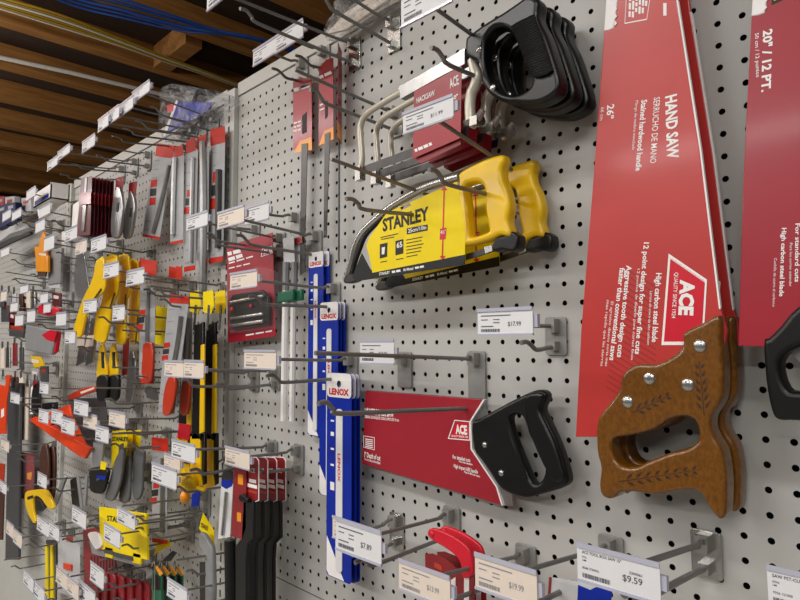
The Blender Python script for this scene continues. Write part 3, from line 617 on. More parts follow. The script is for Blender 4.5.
# right-hand saw
t = thing('hand_saw', 'black-handled hand saw in a red sleeve cut by the right edge', 'saw', (at(790, 300, d).x, -d, at(790, 300, d).z), 'large hand saws')
MB().quadplate(polyz([(764, -200), (745, 300), (850, 420), (900, 300), (880, -200)], d-.003), d-.003, .0012).build('saw_blade', M_steel, t, smooth=False)
MB().curve([polyz([(760, -160), (751.4, 15), (743, 180), (738, 346), (768, 347), (800, 335), (900, 330), (880, -160)], d)], d, .006, .001, 1).build('card_sleeve', M_cred, t)
MB().curve([polyz([(751, 16), (752, 0), (757, -120), (772, -120), (767, 0), (764.5, 13), (757, 15.5)], d+.001)], d+.001, .009, .0015, 2).build('teeth_guard', M_white, t)
mb = MB()
for k in range(14):
    y = 10-7*k; x = 765.5+.3*k; mb.quadplate(polyz([(x-1, y), (x+1.6, y-3), (x-1, y-5.5)], d+.0012), d+.0012, .001)
mb.build('teeth', M_white, t, smooth=False)
MB().curve([polyz(smooth_loop([(763, 342), (768, 338), (780, 326), (796, 308), (830, 290), (880, 300), (890, 380), (850, 430), (800, 421), (778, 420), (770.5, 409), (765, 379)], 3), d+.01), polyz(smooth_loop([(780, 362), (798, 347), (830, 345), (850, 370), (835, 392), (800, 392), (786, 388)], 3), d+.01)], d+.01, .024, .005, 4).build('handle', M_black, t)
g = MB(); f = d+.0003
TE('20" / 12 PT.', (678, 102), (672, 308), 28, .035); TE('50 cm / 12 puntos', (650, 112), (654, 258), 12, .01)
TF('High carbon steel blade', (740, 260), (731, 488), 15, .025); TF('Cuchilla de acero al carbono', (714, 360), (708, 522), 9, 0); TF('For standard cuts', (785, 245), (783, 440), 15, .02); TF('Para los cortes estandar', (766, 310), (764, 455), 9, 0)
g.build('lettering', M_white, t, smooth=False)
MB().quadplate(polyz([(772, -8), (800, -20), (800, -8), (771.5, 5)], f), f, .0002).build('badge', M_ink, t, smooth=False)
MB().quadplate(polyz([(774, 1), (778, -1), (778, -4), (774, -2)], f+.0003), f+.0003, .0002).build('badge_mark', M_ycard, t, smooth=False)
# ------------------------------------------------------------------ small goods: a thing from its measured parts
def goods(name, label, cat, group, parts, place=None):
    """parts: (part name, material, distance of front face, thickness, rounding, smoothing, [points]) or ('tube', part name, material, radius, [(px, py, d)])"""
    t = None; last = None
    for p in parts:
        if p[0] == 'tube': _, pn, m, r, pts = p; w = [at(*q) for q in pts]; first = w[0]
        elif p[0] == 'text': first = None
        else: w = at(p[6][0][0], p[6][0][1], p[2]); first = w
        if t is None:
            t = thing(name, label, cat, tuple(first), group)
        if p[0] == 'tube': MB().tube(smooth_path(w, 4), r, 8).build(pn, m, t)
        elif p[0] == 'text':
            _, m, dd, items = p; g = MB()
            for s, a, b, h in items: g.ptext(s, a, b, h, dd, .02)
            g.build('lettering', m, t, smooth=False)
        else:
            pn, m, dd, th, bv, sm, pts = p; th = th*.55 if th > .006 else th; bv = min(bv, th*.35); q = polyz(pts, dd)
            if sm: q = smooth_loop(q, sm)
            (MB().curve([q], dd, th, bv, 2) if bv else MB().quadplate(q, dd, th)).build(pn, m, t, smooth=bool(bv))
    return t
def rect(x0, y0, x1, y1, d):
    """upright rectangle spanning these measured edges on plane d -> (X0, X1, Zbottom, Ztop)"""
    ym, xm = (y0+y1)/2, (x0+x1)/2
    return at(x0, ym, d).x, at(x1, ym, d).x, at(xm, y1, d).z, at(xm, y0, d).z
# --- blue blade cards
def blade_card(label, box, d, group, zb=None):
    X0, X1, A, B = rect(*box, d); w = X1-X0; h = B-A
    t = thing('blade_card', label, 'blade card', (X0+w/2, -d, B), group)
    MB().curve([rrect(X0, X1, A, B, w*.12), circle(X0+w/2, B-w*.28, w*.09)], d, .0012, .0003, 1).build('card', M_blue, t)
    MB().curve([rrect(X0+w*.01, X1-w*.01, B-w*.62, B-w*.005, w*.11), circle(X0+w/2, B-w*.28, w*.09)], d+.0002, .0003, 0, 1).build('white_header', M_white, t, smooth=False)
    MB().quadplate([(X0+w*.02, A+w*.98), (X0+w*.02, A+w*.12), (X0+w*.12, A+w*.02), (X0+w*.72, A+w*.02)], d+.0002, .0003).build('white_corner', M_white, t, smooth=False)
    k = d+.0004
    c = w*.3
    pts = [(X0+w*.04, B-w*1.0), (X0+w*.04+c*.1, B-w*.8), (X0+w*.06+c*.45, B-w*.68), (X0+w*.06+c, B-w*.62), (X1, B-w*.62), (X1, A+w*.1), (X0+w*.7, A+w*.1), (X0+w*.04, A+w*1.0)]
    MB().quadplate(pts, k, .0004).build('blue_print', M_blue, t, smooth=False)
    MB().curve([rrect(X0+w*.42, X0+w*.68, A+w*.2, B-w*.9, w*.1)], d+.0025, .002, .0006, 2).build('blade_window', M_paper, t)
    g = MB(); g.text('LENOX', (X0+w*.1, B-w*.55), (X0+w*.9, B-w*.55), w*.15, d+.0004, .05)
    g.text('LENOX', (X0+w*.51, B-w*2.0), (X0+w*.51, B-w*2.7), w*.1, d+.0028, .03); g.build('red_lettering', M_logo, t, smooth=False)
    g = MB()
    for v, hh in ((1.2, .04), (1.5, .1), (1.9, .05), (2.3, .05)): g.box(X0+w*.18, X0+w*.31, -k-.0002, -k, B-w*(v+hh), B-w*v)
    g.box(X0+w*.17, X0+w*.33, -k-.0002, -k, B-w*2.95, B-w*2.75)
    g.build('white_print', M_white, t, smooth=False)
    return t
b0 = blade_card('front blue blade card of the nearest set, above the tag lettered 7.89', (326.5, 373, 351.5, 580), .05, 'blue carded blades')
dup(b0, (.001, .009, -.001), 'middle blue blade card of the nearest set of three'); dup(b0, (.0, .018, -.002), 'rearmost blue blade card of the nearest set of three')
b1 = blade_card('front blue blade card of the middle set, top level with the bit-set card', (319.5, 302, 338, 497), .022, 'blue carded blades')
dup(b1, (0, .007, 0), 'second blue blade card of the middle set'); dup(b1, (.003, .014, 0), 'rearmost blue blade card of the middle set')
b2 = blade_card('front blue blade card of the far set, beside the pale sticks', (308, 252, 323, 436), .016, 'blue carded blades')
dup(b2, (.008, .008, 0), 'rear blue blade card of the far set, tucked behind its twin')
# --- red bit-set card
d = .03
t = goods('bit_set_card', 'red carded bit set in a clear blister hanging left of the pale sticks', 'bit set', None, [
    ('card', M_cred, d, .001, 0, 0, [(226.5, 246), (272.5, 232.5), (275.5, 336), (228, 343)]),
    ('tray', M_black, d+.012, .012, .002, 0, [(229, 300), (233, 294), (262, 290), (268, 297), (268, 324), (230, 330)])])
x_ = lambda a, b, dd=d: at(a, b, dd)
for a, b in (((231, 302.5), (263, 296)), ((231, 318.5), (263, 314)), ((232, 325.5), (263, 321))): MB().tube([x_(*a, d+.017), x_(*b, d+.017)], .0035, 8).build('bit', M_chrome, t)
c = x_(232, 309, d+.016); MB().ball(c, .005, .005, .005).build('red_cap', M_logo, t); c = x_(251, 306, d+.016); MB().ball(c, .004, .004, .004).build('red_cap', M_logo, t)
MB().curve([polyz([(227, 274), (257, 266), (269, 270), (271, 328), (229, 334), (226.5, 300)], d+.024)], d+.024, .022, .003, 2).build('blister', M_clear, t)
g = MB(); f = d+.0004
g.words((228, 255.8), (241, 252.5), 3.6, f, 2, 1); g.words((229, 261.5), (243, 257), 3.6, f, 2, 2); g.words((229, 264), (253, 257), 1.4, f, 3, 3); g.words((229, 269), (250, 264), 1.2, f, 3, 4)
border(g, polyz([(262, 249), (271.5, 246), (272.5, 253), (261, 257)], f), .86, f); g.ptext('ACE', (263.5, 254.5), (271, 252), 4, f, .05)
g.words((246, 336), (272, 331.5), 1.5, f, 3, 6); g.build('lettering', M_white, t, smooth=False)
# --- pale sticks with green caps
s0 = goods('marking_stick', 'right pale stick with a green cap beside the blue blade cards', 'stick', 'pale sticks with green caps', [
    ('card', M_lgrey, .02, .001, 0, 0, [(291, 238), (302, 236), (303, 262), (292, 264)]),
    ('tube', 'stick', M_white, .0062, [(294.5, 262, .026), (293, 340, .026), (292, 421, .026)]),
    ('cap', M_green, .034, .016, .003, 0, [(286, 292), (301, 289), (301, 300), (285, 303)]),
    ('tube', 'sleeve', M_grey, .007, [(294.6, 262, .026), (294, 290, .026)])])
dup(s0, (-.014, -.01, 0), 'left pale stick with a green cap beside the blue blade cards')
goods('small_red_card', 'little red header card on the hook above the pale sticks', 'card', None, [('card', M_dred, .024, .001, 0, 0, [(289, 239), (302, 236), (302.5, 243), (290, 246)])])
# --- red torch-blade cards
def torch_blade(label, q, d, blade):
    t = goods('blade_pack', label, 'saw blade', 'red carded blades', [
        ('card', M_cred, d, .001, 0, 0, q[:6]), ('orange_corner', M_amber, d+.0004, .0004, 0, 0, q[6]),
        ('blade', M_dsteel, d+.0016, .0012, 0, 0, blade), ('slot_label', M_ink, d+.0006, .0003, 0, 0, q[7])])
    return t
t = torch_blade('left red carded long blade with an orange corner', [(293, 82), (300, 77.5), (311.5, 79), (312, 150), (303, 152), (293, 150)] + [[(311.5, 137), (312, 150), (293.5, 153), (300, 141)], [(302, 116), (306.5, 112), (306.5, 132), (302, 134)]], .02, [(301.5, 144), (307.5, 143), (305, 235), (305, 272), (300, 275), (300, 240)])
g = MB(); g.words((294.5, 92), (310, 87), 3.5, .0205, 2, 1); g.words((300, 89), (309, 85), 2, .0205, 1, 2)
for k in range(3): g.words((294, 124+k*4), (301, 122+k*4), 1.5, .0205, 2, k)
g.build('lettering', M_white, t, smooth=False)
t = torch_blade('right red carded long blade with an orange corner', [(319, 68), (326, 59.5), (333, 58), (333.5, 138), (326, 144), (318.5, 145)] + [[(333.3, 127), (333.5, 139), (318.6, 146), (324, 131)], [(325, 104), (327.5, 100), (327.5, 116), (325, 119)]], .02, [(324.5, 134), (330, 132), (327.5, 200), (326.5, 237), (323.5, 238), (324, 190)])
g = MB(); g.words((320, 79), (332, 73.5), 3, .0205, 2, 1)
for k in range(2): g.words((320, 106+k*5), (324.5, 104+k*5), 1.5, .0205, 1, k)
g.build('lettering', M_white, t, smooth=False)
# third one hangs edge-on
x = at(344, 90, .02).x; zt = at(344, 46, .02).z; zb = at(344, 140, .02).z; zz = at(342, 262, .02).z
t = thing('blade_pack', 'thin red carded blade seen edge-on below the chrome hook', 'saw blade', (x, -.02, zt), 'red carded blades')
def slab(x0, y0, x1, y1, z0, z1, th=.0012):
    L = math.hypot(x1-x0, y1-y0); nx, ny = -(y1-y0)/L*th/2, (x1-x0)/L*th/2
    P = [(x0+nx, y0+ny), (x1+nx, y1+ny), (x1-nx, y1-ny), (x0-nx, y0-ny)]
    return MB().add([(a, b, z0) for a, b in P]+[(a, b, z1) for a, b in P], [(3, 2, 1, 0), (4, 5, 6, 7), (0, 1, 5, 4), (1, 2, 6, 5), (2, 3, 7, 6), (3, 0, 4, 7)])
slab(x+.002, -.036, x-.022, -.008, zb, zt).build('card', M_cred, t, smooth=False)
slab(x+.002, -.036, x-.022, -.008, zb, zb+.03, .0018).build('orange_corner', M_amber, t, smooth=False)
slab(x-.008, -.026, x-.013, -.019, zz, zb+.004).build('blade', M_dsteel, t, smooth=False)
# --- clear bags on top of the rail
def bag(label, pts, d, inner, group='clear bags on the top hooks'):
    t = goods('clear_bag', label, 'bag', group, inner)
    q = smooth_loop(polyz(pts, d), 3); mb = MB(); mb.curve([q], d, .035, .012, 3)
    rr = random.Random(5); mb.v = [(x+rr.uniform(-.004, .004), y+rr.uniform(-.006, .006), z+rr.uniform(-.004, .004)) for x, y, z in mb.v]
    mb.build('film', M_bag, t); return t
bag('clear plastic bag of straw bristles at the top edge', [(322, 36), (330, 10), (345, -14), (420, -60), (440, -40), (392, -2), (360, 16), (335, 36)], .05, [('bristles', M_cream, .035, .012, .002, 0, [(326, 34), (345, 12), (400, -22), (420, -22), (380, 5), (345, 30)])])
bag('clear plastic bag with a blue folded sheet on the left top rail', [(160, 138), (158, 104), (163, 85), (190, 86), (222, 93), (226, 100), (200, 122), (172, 138)], .05, [('blue_sheet', M_blue, .035, .010, .002, 0, [(165, 134), (178, 101), (214, 102), (206, 112), (184, 124)]), ('red_print', M_logo, .036, .001, 0, 0, [(166, 106), (174, 103), (173, 111), (168, 113)]), ('white_edge', M_white, .0355, .001, 0, 0, [(162, 138), (176, 100), (178, 101), (166, 134)])])
# --- black-and-yellow tools on yellow cards
def ytool(label, dx, d):
    s = lambda q: [(x+dx, y) for x, y in q]
    t = goods('pry_tool', label, 'hand tool', 'black and yellow tools', [
        ('header_card', M_ycard, d, .001, 0, 0, s([(203, 292), (213, 290), (214, 306), (211, 314), (203, 312)])),
        ('shaft', M_black, d+.006, .012, .003, 0, s([(194, 325), (203, 322), (202, 400), (200, 440), (191, 440), (192, 400)])),
        ('yellow_edge', M_yel, d+.007, .007, .002, 0, s([(200.5, 345), (204, 344), (203.5, 432), (199, 434)])),
        ('grip', M_yel, d+.006, .010, .003, 2, s([(190, 437), (199.5, 436), (200, 475), (201, 486), (191, 489), (190, 470)])),
        ('black_side', M_black, d+.002, .012, .002, 0, s([(200, 434), (204.5, 433), (204.5, 484), (201, 486)])),
        ('tube', 'steel_tip', M_chrome, .003, [(209+dx, 305, d+.008), (208+dx, 318, d+.008), (207+dx, 330, d+.008)])])
    return t
ytool('left black tool with yellow stripe hanging on a yellow card by the post', 0, .085)
ytool('right black tool with yellow stripe, closest to the slotted post', 12, .055)
ytool('rear black tool with yellow stripe, leftmost behind its twins', -13, .05)
# --- dark red header cards with black sleeves
def sleeve_tool(label, dx, d, dy=0, first=False):
    s = lambda q: [(x+dx, y+dy) for x, y in q]
    t = goods('sheathed_blade', label, 'sheathed blade', 'black sleeves on dark red cards', [
        ('header_card', M_dred, d, .001, .0003, 0, s([(247, 457), (257, 458), (259, 461), (259, 500), (254, 502), (236, 497), (236, 456)])),
        ('white_edge', M_white, d-.0006, .0008, .0002, 0, s([(246, 456.4), (257.4, 457), (260, 460.5), (260, 500.6), (254.5, 502.8), (247, 500)])),
        ('print', M_white, d+.0005, .0002, 0, 0, s([(250, 478.5), (257, 480), (257, 483.5), (250, 482)])), ('print', M_white, d+.0005, .0002, 0, 0, s([(247.5, 483), (258, 485.5), (258, 489), (247.5, 486.5)])), ('red_print', M_rasp, d+.0005, .0002, 0, 0, s([(246, 489), (258, 492), (258, 494), (246, 491)])),
        ('sleeve', M_rub, d+.004, .014, .004, 0, s([(244, 500), (254, 501), (254, 538), (248, 544), (247, 560), (247, 640), (236, 640), (236, 546), (242, 538)])),
        ('text', M_white, d+.0005, [(a, (b[0]+dx, b[1]+dy), (c[0]+dx, c[1]+dy), h) for a, b, c, h in (('ACE', (249, 472), (256, 473), 4),)])])
    return t
for k, lab in ((3, 'rearmost black sleeve on a dark red card, right end of the row'), (2, 'third black sleeve on a dark red card from the left'), (1, 'second black sleeve on a dark red card from the left')):
    sleeve_tool(lab, 9*k-1, .11-.028*k, 0)
t = sleeve_tool('leftmost black sleeve on a dark red card with yellow labels', -1, .118)
MB().curve([polyz([(234, 466), (246, 470), (246, 528), (242, 540), (231, 536)], .122)], .122, .003, .0008, 1).build('front_card', M_dred, t)
for (a, b) in (((238, 474), (243, 485)), ((237, 512), (241, 522))): MB().quadplate(quad(a, (b[0], a[1]+1), b, (a[0], b[1]-1), .1223), .1223, .0003).build('yellow_label', M_amber, t, smooth=False)
MB().curve([polyz(smooth_loop([(238, 497), (241, 494), (247, 499), (246, 502), (240, 502)], 2), .13)], .13, .008, .002).build('clip', M_black, t)
MB().tube([at(230, 540, .11), at(231, 600, .11), at(231, 660, .11)], .011, 10).build('front_sleeve', M_rub, t)
goods('blade_pack', 'white and blue blade pack left of the dark red cards', 'blade pack', None, [('card', M_paper, .10, .001, 0, 0, [(221, 486), (233, 484), (230, 537), (218, 539)]), ('black_header', M_ink, .1006, .0006, 0, 0, [(223, 470), (233, 471), (233, 480), (222, 480)]), ('blue_band', M_blue, .1006, .0006, 0, 0, [(221.5, 480), (232, 480), (232, 486), (226, 489), (221.3, 486)]), ('tube', 'blade', M_chrome, .003, [(226, 492, .104), (224, 515, .104), (222, 535, .104)])])
# --- red compact saws at the bottom
def compact_saw(label, dx, d, dy=0):
    s = lambda q: [(x+dx, y+dy) for x, y in q]
    t = goods('compact_saw', label, 'saw', 'red compact saws', [
        ('handle', M_logo, d+.004, .010, .003, 3, s([(427.5, 531.5), (430, 528.8), (437, 529.3), (452, 536), (466, 546), (471, 556), (472.5, 575), (462.5, 578), (461, 567), (457, 558), (447, 549.5), (434, 541.5), (428, 536.5)])),
        ('card', M_dred, d, .001, 0, 0, s([(425, 554), (432, 553.5), (446, 559), (458, 570), (474, 575), (474, 650), (427, 650)])),
        ('white_strip', M_white, d+.0005, .0002, 0, 0, s([(451, 580), (455.5, 577), (455, 640), (450, 640)])), ('white_strip', M_white, d+.0005, .0002, 0, 0, s([(464, 578), (469, 577), (469, 640), (464, 640)])), ('logo_box', M_rasp, d+.0005, .0002, 0, 0, s([(434, 562), (442, 566), (442, 571), (434, 567)]))])
    c = at(432+dx, 534+dy, d+.004); MB().dome((c.x, c.y-.0, c.z), .004, .002).build('pin', M_logo, t)
    return t
compact_saw('left red compact saw hanging behind the cream tags', 0, .12)
compact_saw('right red compact saw hanging behind the cream tags', 12, .09, -2)
goods('tool_pouch', 'navy blue and white card behind the tag lettered 9.59', 'card', None, [('card', M_lgrey, .12, .001, 0, 0, [(549, 577), (600, 585), (600, 660), (544, 650)]), ('red_edge', M_dred, .1206, .0006, 0, 0, [(549, 577), (551.5, 577.5), (546, 650), (544, 650)]), ('navy_print', M_blue, .1206, .0006, 0, 0, [(578, 585), (590, 590), (600, 585), (612, 592), (606, 640), (576, 630)])])
# ================================================================== left panel
R7 = rowz(-7)
def lhook(what, tip, L=.17, low=True, tagsz=None, paper='white', skew=2., detail=True, tl=None, ta=None):
    h = hook('double hook ' + what, None, tip, L=L, low=low, r=.0022)
    if tagsz: small_tag(tip, tagsz, L+.004, tl or ((paper + ' price tag ') + (ta or what)), paper, skew, detail)
    return h
# top row, empty hooks with tags against the ceiling
def tophook(what, bx, quadpts, zrow=R7):
    cx = sum(p[0] for p in quadpts)/4; cy = sum(p[1] for p in quadpts)/4
    lo, hi = -4., .1
    for _ in range(50):
        m = (lo+hi)/2; v = Vector((m, 0, zrow))-CAM
        if CX+F*v.dot(RT)/v.dot(FW) < bx: lo = m
        else: hi = m
    v = Vector((m, 0, zrow))-CAM; by = CY+F*v.dot(DN)/v.dot(FW)
    h = hook('double hook ' + what, (bx, by), (cx, cy), r=.0022)
    price_tag('white price tag ' + what, quadpts, h['L']+.003)
tophook('rightmost in the left top row, before the blue bag', 217, [(132, 93), (150, 79), (149, 92), (132, 103)])
tophook('second from the right in the left top row', 205, [(119, 105), (133, 96), (133, 107), (119, 117.6)])
tophook('third from the right in the left top row', 196, [(108.8, 112), (119, 104.5), (119, 117), (108.8, 124.5)])
tophook('fourth from the right in the left top row', 187, [(98, 120), (108.6, 112.5), (108, 125), (98, 132.6)])
tophook('fifth from the right in the left top row, standing alone', 150, [(82, 141.6), (95, 134), (94.5, 145.5), (82, 153)])
tophook('sixth from the right in the left top row, over blister packs', 137, [(57.6, 151), (69.6, 145), (69.6, 153), (57.6, 160)])
tophook('at the left end of the left top row, seventh from the right', 124, [(47.5, 162.5), (57.6, 155.4), (57, 164), (47, 171.6)])
lhook('over the silver-bladed file cards', (197, 221), .19, True, (21, 14), 'white', 2.2)
lhook('behind the yellow curved saws, right one', (135, 277), .15, True, (18, 15), 'white', 2, ta='in front of the fourth yellow curved saw')
lhook('over the second yellow curved saw', (111, 270), .17, True, (15, 14), 'white', 1.6)
lhook('over the crumpled clear pack, cream one', (81, 247), .14, True, (11, 13), 'cream', 1.2)
lhook('right of the cream one over the clear pack', (98.5, 244), .15, True, (15, 14), 'white', 1.5)
lhook('low on the first yellow curved saw', (90, 306), .19, True, (13, 12.5), 'white', 1.2)
lhook('over the third yellow curved saw', (118.5, 313), .17, True, (12, 14.5), 'white', .8)
lhook('left of the dark red blister packs', (71, 234), .15, True, (12, 12.5), 'white', 1.3)
lhook('at the left of the yellow saws', (70, 337), .16, True, (10, 12.5), 'white', .4, ta='left of the lowest tip of the first yellow curved saw')
lhook('above the grey knives, cream one', (117, 419), .17, True, (16, 15), 'cream', -.6)
lhook('upper left over the orange square', (81, 408), .16, True, (14, 14), 'white', -1.4)
lhook('second down the slope over the orange square', (90, 421), .15, True, (13.5, 14), 'cream', -1.2)
lhook('third down the slope beside the orange square', (102, 434), .17, True, (13, 15), 'white', -1.3)
lhook('left one resting on the orange square', (43.5, 416), .17, True, (9.5, 13), 'white', -.8)
lhook('middle one resting on the orange square', (57, 417), .17, True, (11, 13.5), 'white', -1)
lhook('right one resting on the orange square', (68, 426), .18, True, (13, 15), 'white', -1.2)
lhook('over the black scabbard, small one', (44, 388), .17, True, (8.5, 11), 'white', -.3)
lhook('over the dark grey long tool', (15, 398), .17, True, (9, 10), 'white', -.3)
lhook('holding the yellow chalk bottle, lower white one', (164, 475.5), .17, True, (25, 19), 'white', -2.0, ta='lower left of the yellow chalk bottle')
lhook('behind the chalk bottle, cream one', (172, 463), .14, True, (16, 16), 'cream', -1.3, ta='half hidden between the two white tags by the chalk bottle')
lhook('right one above the yellow case', (126, 518), .17, True, (18, 15), 'white', -2.2)
lhook('on the face of the yellow case', (112, 535), .19, True, (16, 17), 'white', -2.4)
lhook('left of the yellow case', (79, 517), .17, True, (14, 16), 'white', -2)
lhook('left one of a joined pair under the yellow mini saw', (43, 526), .17, True, (12, 14), 'white', -2)
lhook('right one of a joined pair under the yellow mini saw', (54, 531), .17, True, (10, 14), 'white', -1.7)
lhook('upper cream one at the far lower left', (10, 529), .17, False, (7.5, 13), 'cream', -1.3)
lhook('lower cream one at the far lower left', (17.5, 538), .17, True, (8.5, 14), 'cream', -1.5)
lhook('over the dark red bundle at the bottom', (97, 575), .17, True, (13.5, 19), 'white', -2.6)
lhook('at the bottom edge left of the dark red bundle', (86.5, 594), .17, True, (17, 18), 'white', -3)
lhook('left one of a cream pair at the bottom', (62, 578), .18, True, (12, 16), 'cream', -2.6)
lhook('right one of a cream pair at the bottom', (73, 588), .18, True, (11, 17), 'cream', -2.6)
lhook('left one of a white pair at the bottom left', (29, 581), .18, True, (11, 15), 'white', -2.6)
lhook('right one of a white pair at the bottom left', (39, 592), .18, True, (11, 16), 'white', -2.6)
lhook('beside the green-black combs', (177, 592), .15, True, (20, 18), 'white', -3)
lhook('on the brown leather tool', (42, 480), .17, True, (9, 13), 'white', -.8)
lhook('cut by the left edge beside the brick brown strip', (3, 487), .17, False, (7, 11), 'white', -.6)
lhook('small cream one at the left edge above the brown strip', (5, 445), .17, True, (8, 11), 'cream', -.2)
for what, c, sz, pap in (('above the grey box with red flap, left', (31, 316), (8, 12), 'white'), ('on the top of the grey box, right', (61, 319), (10, 13), 'white'), ('just over the red lid of the grey box', (47, 308), (7, 9), 'white'), ('top of the little column over the grey box', (44, 298), (7.5, 10), 'white'),
        ('left neighbour of the grey box', (19, 320), (8, 11), 'white'), ('over the small tools at the left, upper', (14, 307), (7, 9), 'white'), ('at the left edge beside the small tools', (3.5, 296), (6, 10), 'cream'), ('below the white boxes, right', (49, 243), (10, 14), 'white'), ('first below the white boxes', (40, 226), (9, 11), 'white'), ('beside the far white boxes, upper', (44.5, 211), (11, 10), 'white'),
        ('alone against the ceiling left of the white boxes', (31, 193.5), (9, 9), 'white'), ('in front of the far blue box, left', (6.5, 215.5), (8, 8.5), 'white'), ('in front of the far blue box, right', (16.5, 214.5), (9, 8.5), 'white'), ('at the left edge under the long white box', (5, 252), (8, 8), 'white'), ('left edge lower pair, far end', (24, 289), (8, 8), 'white')):
    lhook(what, c, .16, c[1] > 200, sz, pap, .8 if c[1] < 330 else -.5, detail=False)
# extra bare hooks seen between the goods
for what, tip, L in (('bare, above the crumpled clear pack', (60, 262), .14), ('bare, right above the red-handled file', (150, 286), .18), ('bare, under the red-handled file', (112, 367), .15), ('bare, through the yellow card header', (143, 275), .2), ('bare, over the grey knives on yellow cards', (118, 433), .18),
        ('bare, across the black tool grips', (136, 376), .14), ('bare, in the middle of the left panel', (96, 388), .2), ('bare, far below the chalk bottle', (122, 506), .2), ('bare, under the yellow case', (104, 590), .16), ('bare, above the yellow case at right', (138, 524), .16),
        ('bare, at the lower right of the left panel', (176, 560), .14), ('bare, left of the grey knives', (88, 470), .16), ('bare, left of the slotted post at mid height', (22, 404), .16), ('bare, far left at mid height', (10, 362), .16), ('bare, far left above mid height', (8, 330), .16), ('bare, far left near the dark rods', (10, 452), .16),
        ('bare, far left bottom', (4, 560), .16), ('bare, leftmost of a black row over the far goods', (6, 272), .14), ('bare, middle of a black row over the far goods', (14, 278), .14), ('bare, right of a black row over the far goods', (24, 266), .14), ('bare, below the third yellow saw', (122, 330), .14), ('bare, over the dark red bundle', (100, 560), .14)):
    hook('double hook ' + what, None, tip, L=L, r=.0022)
# --- carded files with red headers
def file_card(label, hdr, body, foot, d, tool, picto=None, handle=None, hmat=None, tmat=None):
    parts = [('card', M_sgrey, d, .001, 0, 0, body), ('header', M_orcard, d+.0006, .0008, 0, 0, hdr)]
    if foot: parts.append(('foot_band', M_orcard, d+.0006, .0008, 0, 0, foot))
    if tool: parts.append(('tube', 'file_blade', tmat or M_steel, tool[1]*1.5, [(x, y, d+.004) for x, y in tool[0]]))
    if handle: parts.append(('handle', hmat or M_rasp, d+.012, .014, .005, 2, handle))
    if picto:
        a, b = picto
        for k in range(3):
            y = a[1]+(b[1]-a[1])*k/3; y2 = a[1]+(b[1]-a[1])*(k+.8)/3; xk = a[0]+(b[0]-a[0]-6)*k/3
            parts.append(('pictogram', (M_orcard, M_ink, M_orcard)[k], d+.0006, .0004, 0, 0, [(xk, y), (xk+6, y-.8), (xk+5.6, y2-.8), (xk-.4, y2)]))
    t = goods('file_card', label, 'file', 'carded files with red headers', parts)
    g = MB(); cx = min(p[0] for p in body); top = body[0][1]; n = 9
    for k in range(n):
        u = (k+.5)/n; xa = body[0][0]*(1-u)+body[3][0]*u; ya = body[0][1]*(1-u)+body[3][1]*u
        if k < 4 or k > 6: g.quadplate(polyz([(xa+1, ya), (xa+1+(body[1][0]-body[0][0])*.3, ya-.6), (xa+1+(body[1][0]-body[0][0])*.3, ya+.6), (xa+1, ya+1.2)], d+.0003), d+.0003, .0002)
    g.build('print_lines', M_ginks, t, smooth=False); return t
file_card('leftmost file card of the upper row, blade curving down', [(157, 143), (174, 145.5), (173, 158.5), (155, 156)], [(154, 156), (172, 158), (160, 237), (142.5, 234)], [(142.5, 234), (160, 237), (159.5, 239.5), (142, 236.5)], .05, ([(169, 165), (164, 190), (158, 215), (153, 233)], .004), ((151, 180), (155, 207)))
file_card('second file card of the upper row, two silver blades', [(174, 147), (183, 145), (183, 155), (174, 158)], [(173, 156), (184, 154), (183, 240), (170, 242)], [(170, 242), (183, 239.5), (182.5, 243), (170, 244.5)], .05, ([(175, 158), (174, 190), (173, 235)], .005), None, None, None, M_steel)
file_card('third file card of the upper row, long silver pair', [(186, 141), (195, 137), (196, 150), (186, 154)], [(186, 153), (198, 150), (195, 267), (184, 269)], [(184, 267), (195, 265), (195, 270), (184, 272)], .045, ([(193, 158), (192, 200), (191, 262)], .004), ((187, 190), (189, 216)))
file_card('fourth file card of the upper row, under the white tag', [(197.5, 137), (206, 134), (206, 147), (197.5, 150)], [(198, 150), (209, 146), (208, 250), (197, 253)], None, .04, ([(203, 142), (204, 200), (203, 296)], .0065), None, None, None, M_steel)
file_card('rightmost file card of the upper row, next to the slotted post', [(210, 130), (224.5, 126), (225, 142), (210.5, 146)], [(211, 146), (225, 142), (223, 258), (209.5, 261)], [(209.5, 258), (223, 256), (223, 261), (209, 264)], .03, ([(219, 170), (218.5, 215), (218, 248)], .0055), ((213, 172), (215, 212)), None, None, M_dsteel)
file_card('file card with a long red handle, leaning, in the middle of the left panel', [(170, 294), (189, 297), (188.5, 304), (169, 303)], [(168, 303), (188.5, 304), (174, 414), (158, 412)], None, .11, ([(181, 316), (178, 340), (174, 362), (171, 378)], .0035), ((164, 343), (167, 362)), [(168, 377), (174.5, 378), (174, 395), (171, 408), (168, 415), (163, 415), (162, 408), (163.5, 392)])
file_card('upper file card with a red handle left of the leaning one', [(141, 259), (157, 261), (156, 275), (140, 272)], [(140, 285), (155.5, 286), (154, 380), (139, 378)], [(140, 378), (154, 380), (153, 384), (141, 383)], .10, ([(148, 286), (147.5, 315), (147, 344)], .0035), ((140, 310), (141, 332)), [(143, 344), (151, 343), (152, 365), (150, 381), (144, 381), (141, 372), (142, 358)])
file_card('brown-handled file behind the leaning red-handled one', [(176, 266), (182, 267), (182, 280), (175, 279)], [(183, 310), (192, 312), (189, 414), (180, 413)], None, .07, ([(189, 318), (187, 350), (186, 380)], .006), None, [(182, 380), (189, 380), (188, 400), (186, 414), (180, 414), (180, 398)], M_rasp)
